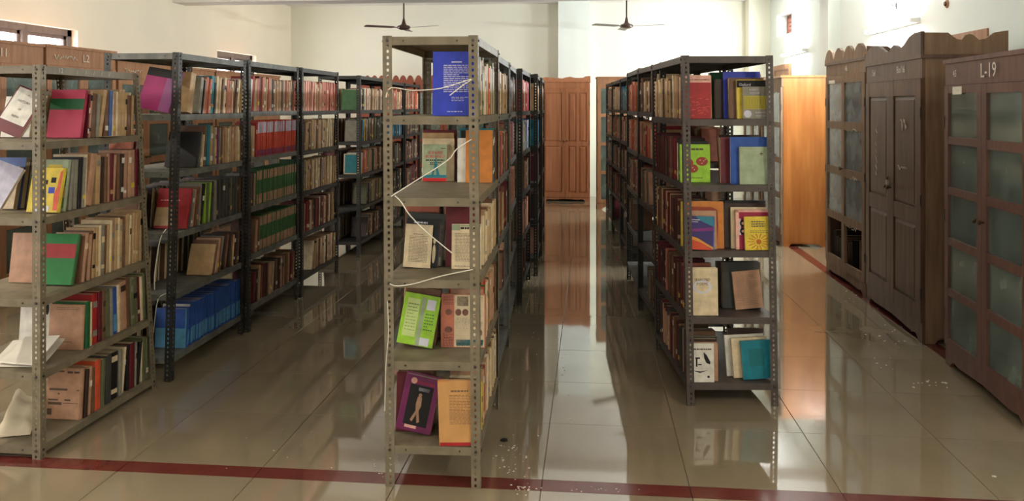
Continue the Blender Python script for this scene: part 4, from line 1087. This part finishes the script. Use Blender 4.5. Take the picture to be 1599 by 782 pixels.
for i, (x, lab) in enumerate(((-3.95, 'left one of the brick-red cupboards with scalloped crest at the back wall'), (-2.95, 'middle one of the brick-red cupboards with scalloped crest at the back wall'), (-1.95, 'right one of the brick-red cupboards with scalloped crest at the back wall'))):
    cupboard('bookcase', lab, T(x, 13.46), .96, .44, 1.93, [('glass', [1]*4, (.06, .06)), ('glass', [1]*4, (.06, .06))], m_w_brick, m_w_brick,
             crest=scallop(8), crest_h=.11, shelves=(.5, .95, 1.4), gl=m_glass_g)

# left wall line
GL = [(4.55, 2.02, '', 'tan glazed cupboard nearest along the left wall'), (5.62, 2.06, '11', 'tan glazed cupboard below the left window, second along left wall'),
      (6.70, 2.07, 'L2', 'tan glazed cupboard chalked L2 along the left wall'), (7.78, 2.0, '', 'tan glazed cupboard with chalk scrawl behind the purple book'),
      (8.86, 1.98, '', 'tan glazed cupboard with white paper tag along the left wall'), (9.94, 1.98, '', 'tan glazed cupboard, second from the far end of left wall'),
      (11.02, 1.98, '', 'tan glazed cupboard at the far end of the left wall')]
for i, (y, h, s, lab) in enumerate(GL):
    e = cupboard('bookcase', lab, T(-4.76, y) @ RZ(R(90)), 1.04, .46, h, [('glass', [1]*4, (.06, .07)), ('glass', [1]*4, (.06, .07))], m_w_tan, m_w_tan,
                 shelves=(.5, .95, 1.4), gl=m_glass_g, face_top=.16)
    if s: chalk_text(e, s, .10, .55, h-.08)
    scribble(e, .1, h-.085, .32, .04, 22, -.011, 20+i, r=.004)
    if i in (0, 4): MB().box(.62, -.012, h-.15, .86, -.008, h-.06).build('paper_tag', m_paper, e)

# things standing inside the glazed cupboards of the right-hand line
def inside(e, w, x0, levels, cs, prefix, seed, depth=.12, names=('top',)):
    rg = random.Random(seed); n = 0
    for z in levels:
        x = x0; k = 0
        while x < w-.09:
            t = rg.uniform(.025, .055); h = rg.uniform(.2, .28); c = rg.choice(cs)
            n += 1; k += 1
            mb = MB().box(0, 0, .003, t, .004, h).box(0, .16, .003, t, .164, h)
            b = book_mb(t, h, .16, 1)
            Mb = e.matrix_basis @ T(x+t, depth, z+.0195) @ RZ(R(90))
            o = b.build('book', [cover(c), m_page], None, Mb)
            tag(o, '%s book inside, %s from the left, %s shelf of the %s' % (CN[c], ORD[min(k, 30)], names[levels.index(z)], prefix), 'book', 'books inside the glazed cupboards')
            x += t+.004
            if rg.random() < .22: x += rg.uniform(.05, .16)
inside(e1, 1.06, .05, [.80, 1.48], 'kEzebdU', 'L-19 cupboard', 4, names=('third', 'top'))
inside(e3, 1.08, .05, [.115], 'dkmbdE', 'dark scalloped cupboard', 5, .05, ('bottom',))
inside(e3, 1.08, .05, [.95, 1.38], 'aULewz', 'dark scalloped cupboard', 6, names=('second', 'top'))
inside(gx, .56, .05, [.95], 'rmr', 'tan cupboard behind right-hand racks', 7, .05, ('second',))
inside(gx, .56, .05, [1.4], 'Ekt', 'tan cupboard behind right-hand racks', 8, .05, ('top',))

# ---------------------------------------------------------------- straps, loose papers, floor crumbs
b1 = RACKS['B1']
def strap(pts, label, r=.0023, rk=b1):
    P = [rk.M @ Vector(p) for p in pts]
    # smooth the run a little
    Q = [P[0]]
    for i in range(len(P)-1):
        for k in (1, 2, 3, 4):
            a = P[max(i-1, 0)]; b = P[i]; c = P[i+1]; d_ = P[min(i+2, len(P)-1)]; u = k/4
            Q.append(.5*((2*b) + (c-a)*u + (2*a-5*b+4*c-d_)*u*u + (3*b-a-3*c+d_)*u**3))
    o = MB().tube(Q, r, 6).build('plastic_strap', m_twine); smooth(o, 80)
    return tag(o, label, 'strap', 'white plastic straps')
def bz(y): return 1.55-(y-165)/383.0     # height on the front plane of the central rack
def bx_(x): return (x-800)/1270*3.314 + .516
strap([(bx_(604), -.008, bz(152)), (bx_(612), -.008, bz(137)), (bx_(645), -.006, bz(141)), (bx_(690), -.006, bz(138)), (bx_(737), -.008, bz(124)), (bx_(725), -.010, bz(133)), (bx_(704), -.006, bz(149))], 'white plastic strap across the blue book on the top shelf')
strap([(bx_(612), -.008, bz(306)), (bx_(650), -.006, bz(282)), (bx_(700), -.006, bz(250)), (bx_(715), -.006, bz(232)), (bx_(738), -.008, bz(217))], 'white plastic strap rising across the second shelf')
strap([(bx_(618), -.008, bz(305)), (bx_(628), -.012, bz(314)), (bx_(642), -.012, bz(335)), (bx_(672), -.012, bz(364)), (bx_(708), -.010, bz(393))], 'loose white strap hanging down over the third shelf')
strap([(bx_(610), -.008, bz(442)), (bx_(622), -.010, bz(445)), (bx_(650), -.008, bz(441)), (bx_(690), -.008, bz(429)), (bx_(740), -.008, bz(418))], 'white strap with a knotted end along the lip below the cream booklets')
strap([(bx_(606), -.004, bz(470)), (bx_(608), -.010, bz(520)), (bx_(604), -.010, bz(570)), (bx_(602), -.008, bz(640))], 'thin pale thread hanging down the left post of the central rack', .0014)
a2 = RACKS['A2']
strap([(a2.W-.02, -.008, .86), (a2.W-.05, -.02, .80), (a2.W-.08, -.02, .62), (a2.W-.085, -.015, .52)], 'white string hanging from the post beside the red book', .0026, a2)
strap([(a2.W-.02, -.008, .50), (a2.W-.06, -.02, .47), (a2.W-.08, -.02, .36), (a2.W-.09, -.015, .28)], 'frayed grey string below the white one on the second left-row rack', .002, a2)

def sheet(name, label, M, w, d, fn, nx=12, ny=10, th=.0008, m=m_paper):
    mb = MB()
    for l in (0, 1):
        for j in range(ny+1):
            for i in range(nx+1):
                x = w*i/nx; y = d*j/ny
                mb.v.append((x, y, fn(i/nx, j/ny) + th*l))
    k = (nx+1)*(ny+1)
    for j in range(ny):
        for i in range(nx):
            a = j*(nx+1)+i
            mb.f += [(a, a+nx+1, a+nx+2, a+1), (k+a, k+a+1, k+a+nx+2, k+a+nx+1)]; mb.m += [0, 0]
    for i in range(nx):
        a = i; mb.f.append((a, a+1, k+a+1, k+a)); mb.m.append(0)
        a = ny*(nx+1)+i; mb.f.append((a+1, a, k+a, k+a+1)); mb.m.append(0)
    for j in range(ny):
        a = j*(nx+1); mb.f.append((a+nx+1, a, k+a, k+a+nx+1)); mb.m.append(0)
        a = j*(nx+1)+nx; mb.f.append((a, a+nx+1, k+a+nx+1, k+a)); mb.m.append(0)
    o = mb.build(name, m, None, M); smooth(o, 80)
    return tag(o, label, 'paper')
a1 = RACKS['A1']
sheet('loose_paper', 'white sheet lying curled on the fourth shelf of the left-edge rack', a1.M @ T(.165, .05, .380) @ RZ(R(5)), .25, .20, lambda u, v: .001 + .060*v**1.5 + .012*u*v)
sheet('loose_paper', 'smaller white sheet resting on the curled one, left-edge rack', a1.M @ T(.205, .075, .387) @ RZ(R(-6)), .19, .16, lambda u, v: .006 + .072*v**1.25 + .018*u*v)
sheet('crumpled_paper', 'crumpled torn paper on the bottom shelf of the left-edge rack', a1.M @ T(.21, .06, .06) @ RZ(R(20)), .14, .18, lambda u, v: .002 + .14*v**.8*abs(math.sin(2.6*u+.5)) + .025*math.sin(9*u)*v + .015*abs(math.sin(7*v)), m=mat('cream_paper', (200, 186, 160), .9))
sheet('paper_slip', 'torn slip of paper sticking out under books, left-edge rack top shelf', a1.M @ T(.36, .50, 1.3915) @ RZ(R(8)), .11, .16, lambda u, v: .0004 + .004*u, 6, 6, m=m_page)

# chalk number on the lip of the left-edge rack
lp = a1.e
def lip_text(s, v, size):
    f = v/a1.L; z = a1.H-.021
    pa = a1.cor('FR', z); pb = a1.cor('RR', z)
    p = pa.lerp(pb, f)
    ang = math.atan2(pb.y-pa.y, pb.x-pa.x)
    text_mb(s, size).build('chalk_lettering', m_chalk, lp, T(p.x+.001, p.y, z) @ RZ(ang) @ RX(R(90)))
lip_text('12', .16, .034)
for k_ in range(5): lip_text('/', .30+.075*k_, .03)

# paint flakes and crumbs on the floor: uncountable
fk = MB(); rg = random.Random(11)
def flake(x, y, s):
    n = rg.randint(4, 6); a0 = rg.uniform(0, 6.28)
    fk.prism([(x+s*rg.uniform(.5, 1)*math.cos(a0+6.28*i/n), y+s*rg.uniform(.5, 1)*math.sin(a0+6.28*i/n)) for i in range(n)], .0004, .0004+s*.25, 'z')
for (px, py, sx, sy, n, s) in ((1405, 520, 50, 25, 18, .010), (1460, 600, 30, 10, 14, .012), (800, 720, 35, 40, 40, .006), (613, 720, 10, 12, 22, .006), (590, 735, 14, 20, 8, .005),
                               (820, 762, 30, 5, 20, .006), (930, 765, 60, 6, 12, .006), (870, 560, 70, 90, 26, .006), (1340, 470, 40, 25, 10, .008), (1550, 745, 20, 8, 2, .012), (500, 690, 200, 60, 10, .005), (1390, 556, 40, 30, 8, .009)):
    for i in range(n):
        x = px+rg.gauss(0, sx*.5); yv = py+rg.gauss(0, sy*.5)
        z = CAMH*FPX/(yv-HOR); p = cw((x-800)/FPX*z, z)
        flake(p.x, p.y, s*rg.uniform(.4, 1.1))
o = fk.build('paint_flakes', m_paper); o['kind'] = 'stuff'; tag(o, 'white paint flakes scattered over the tiled floor', 'debris')
z = CAMH*FPX/(689-HOR); p = cw((788-800)/FPX*z, z)
sc = MB()
for i in range(3):
    a = 2.1*i
    sc.prism([(.014*math.cos(a+k*1.2)*(1+.4*(k % 2)), .010*math.sin(a+k*1.2)) for k in range(5)], .001+.004*i, .005+.004*i, 'z')
tag(sc.build('dark_scrap', m_black, None, T(p.x, p.y, 0)), 'small black scrap on the floor right of the central rack', 'debris')
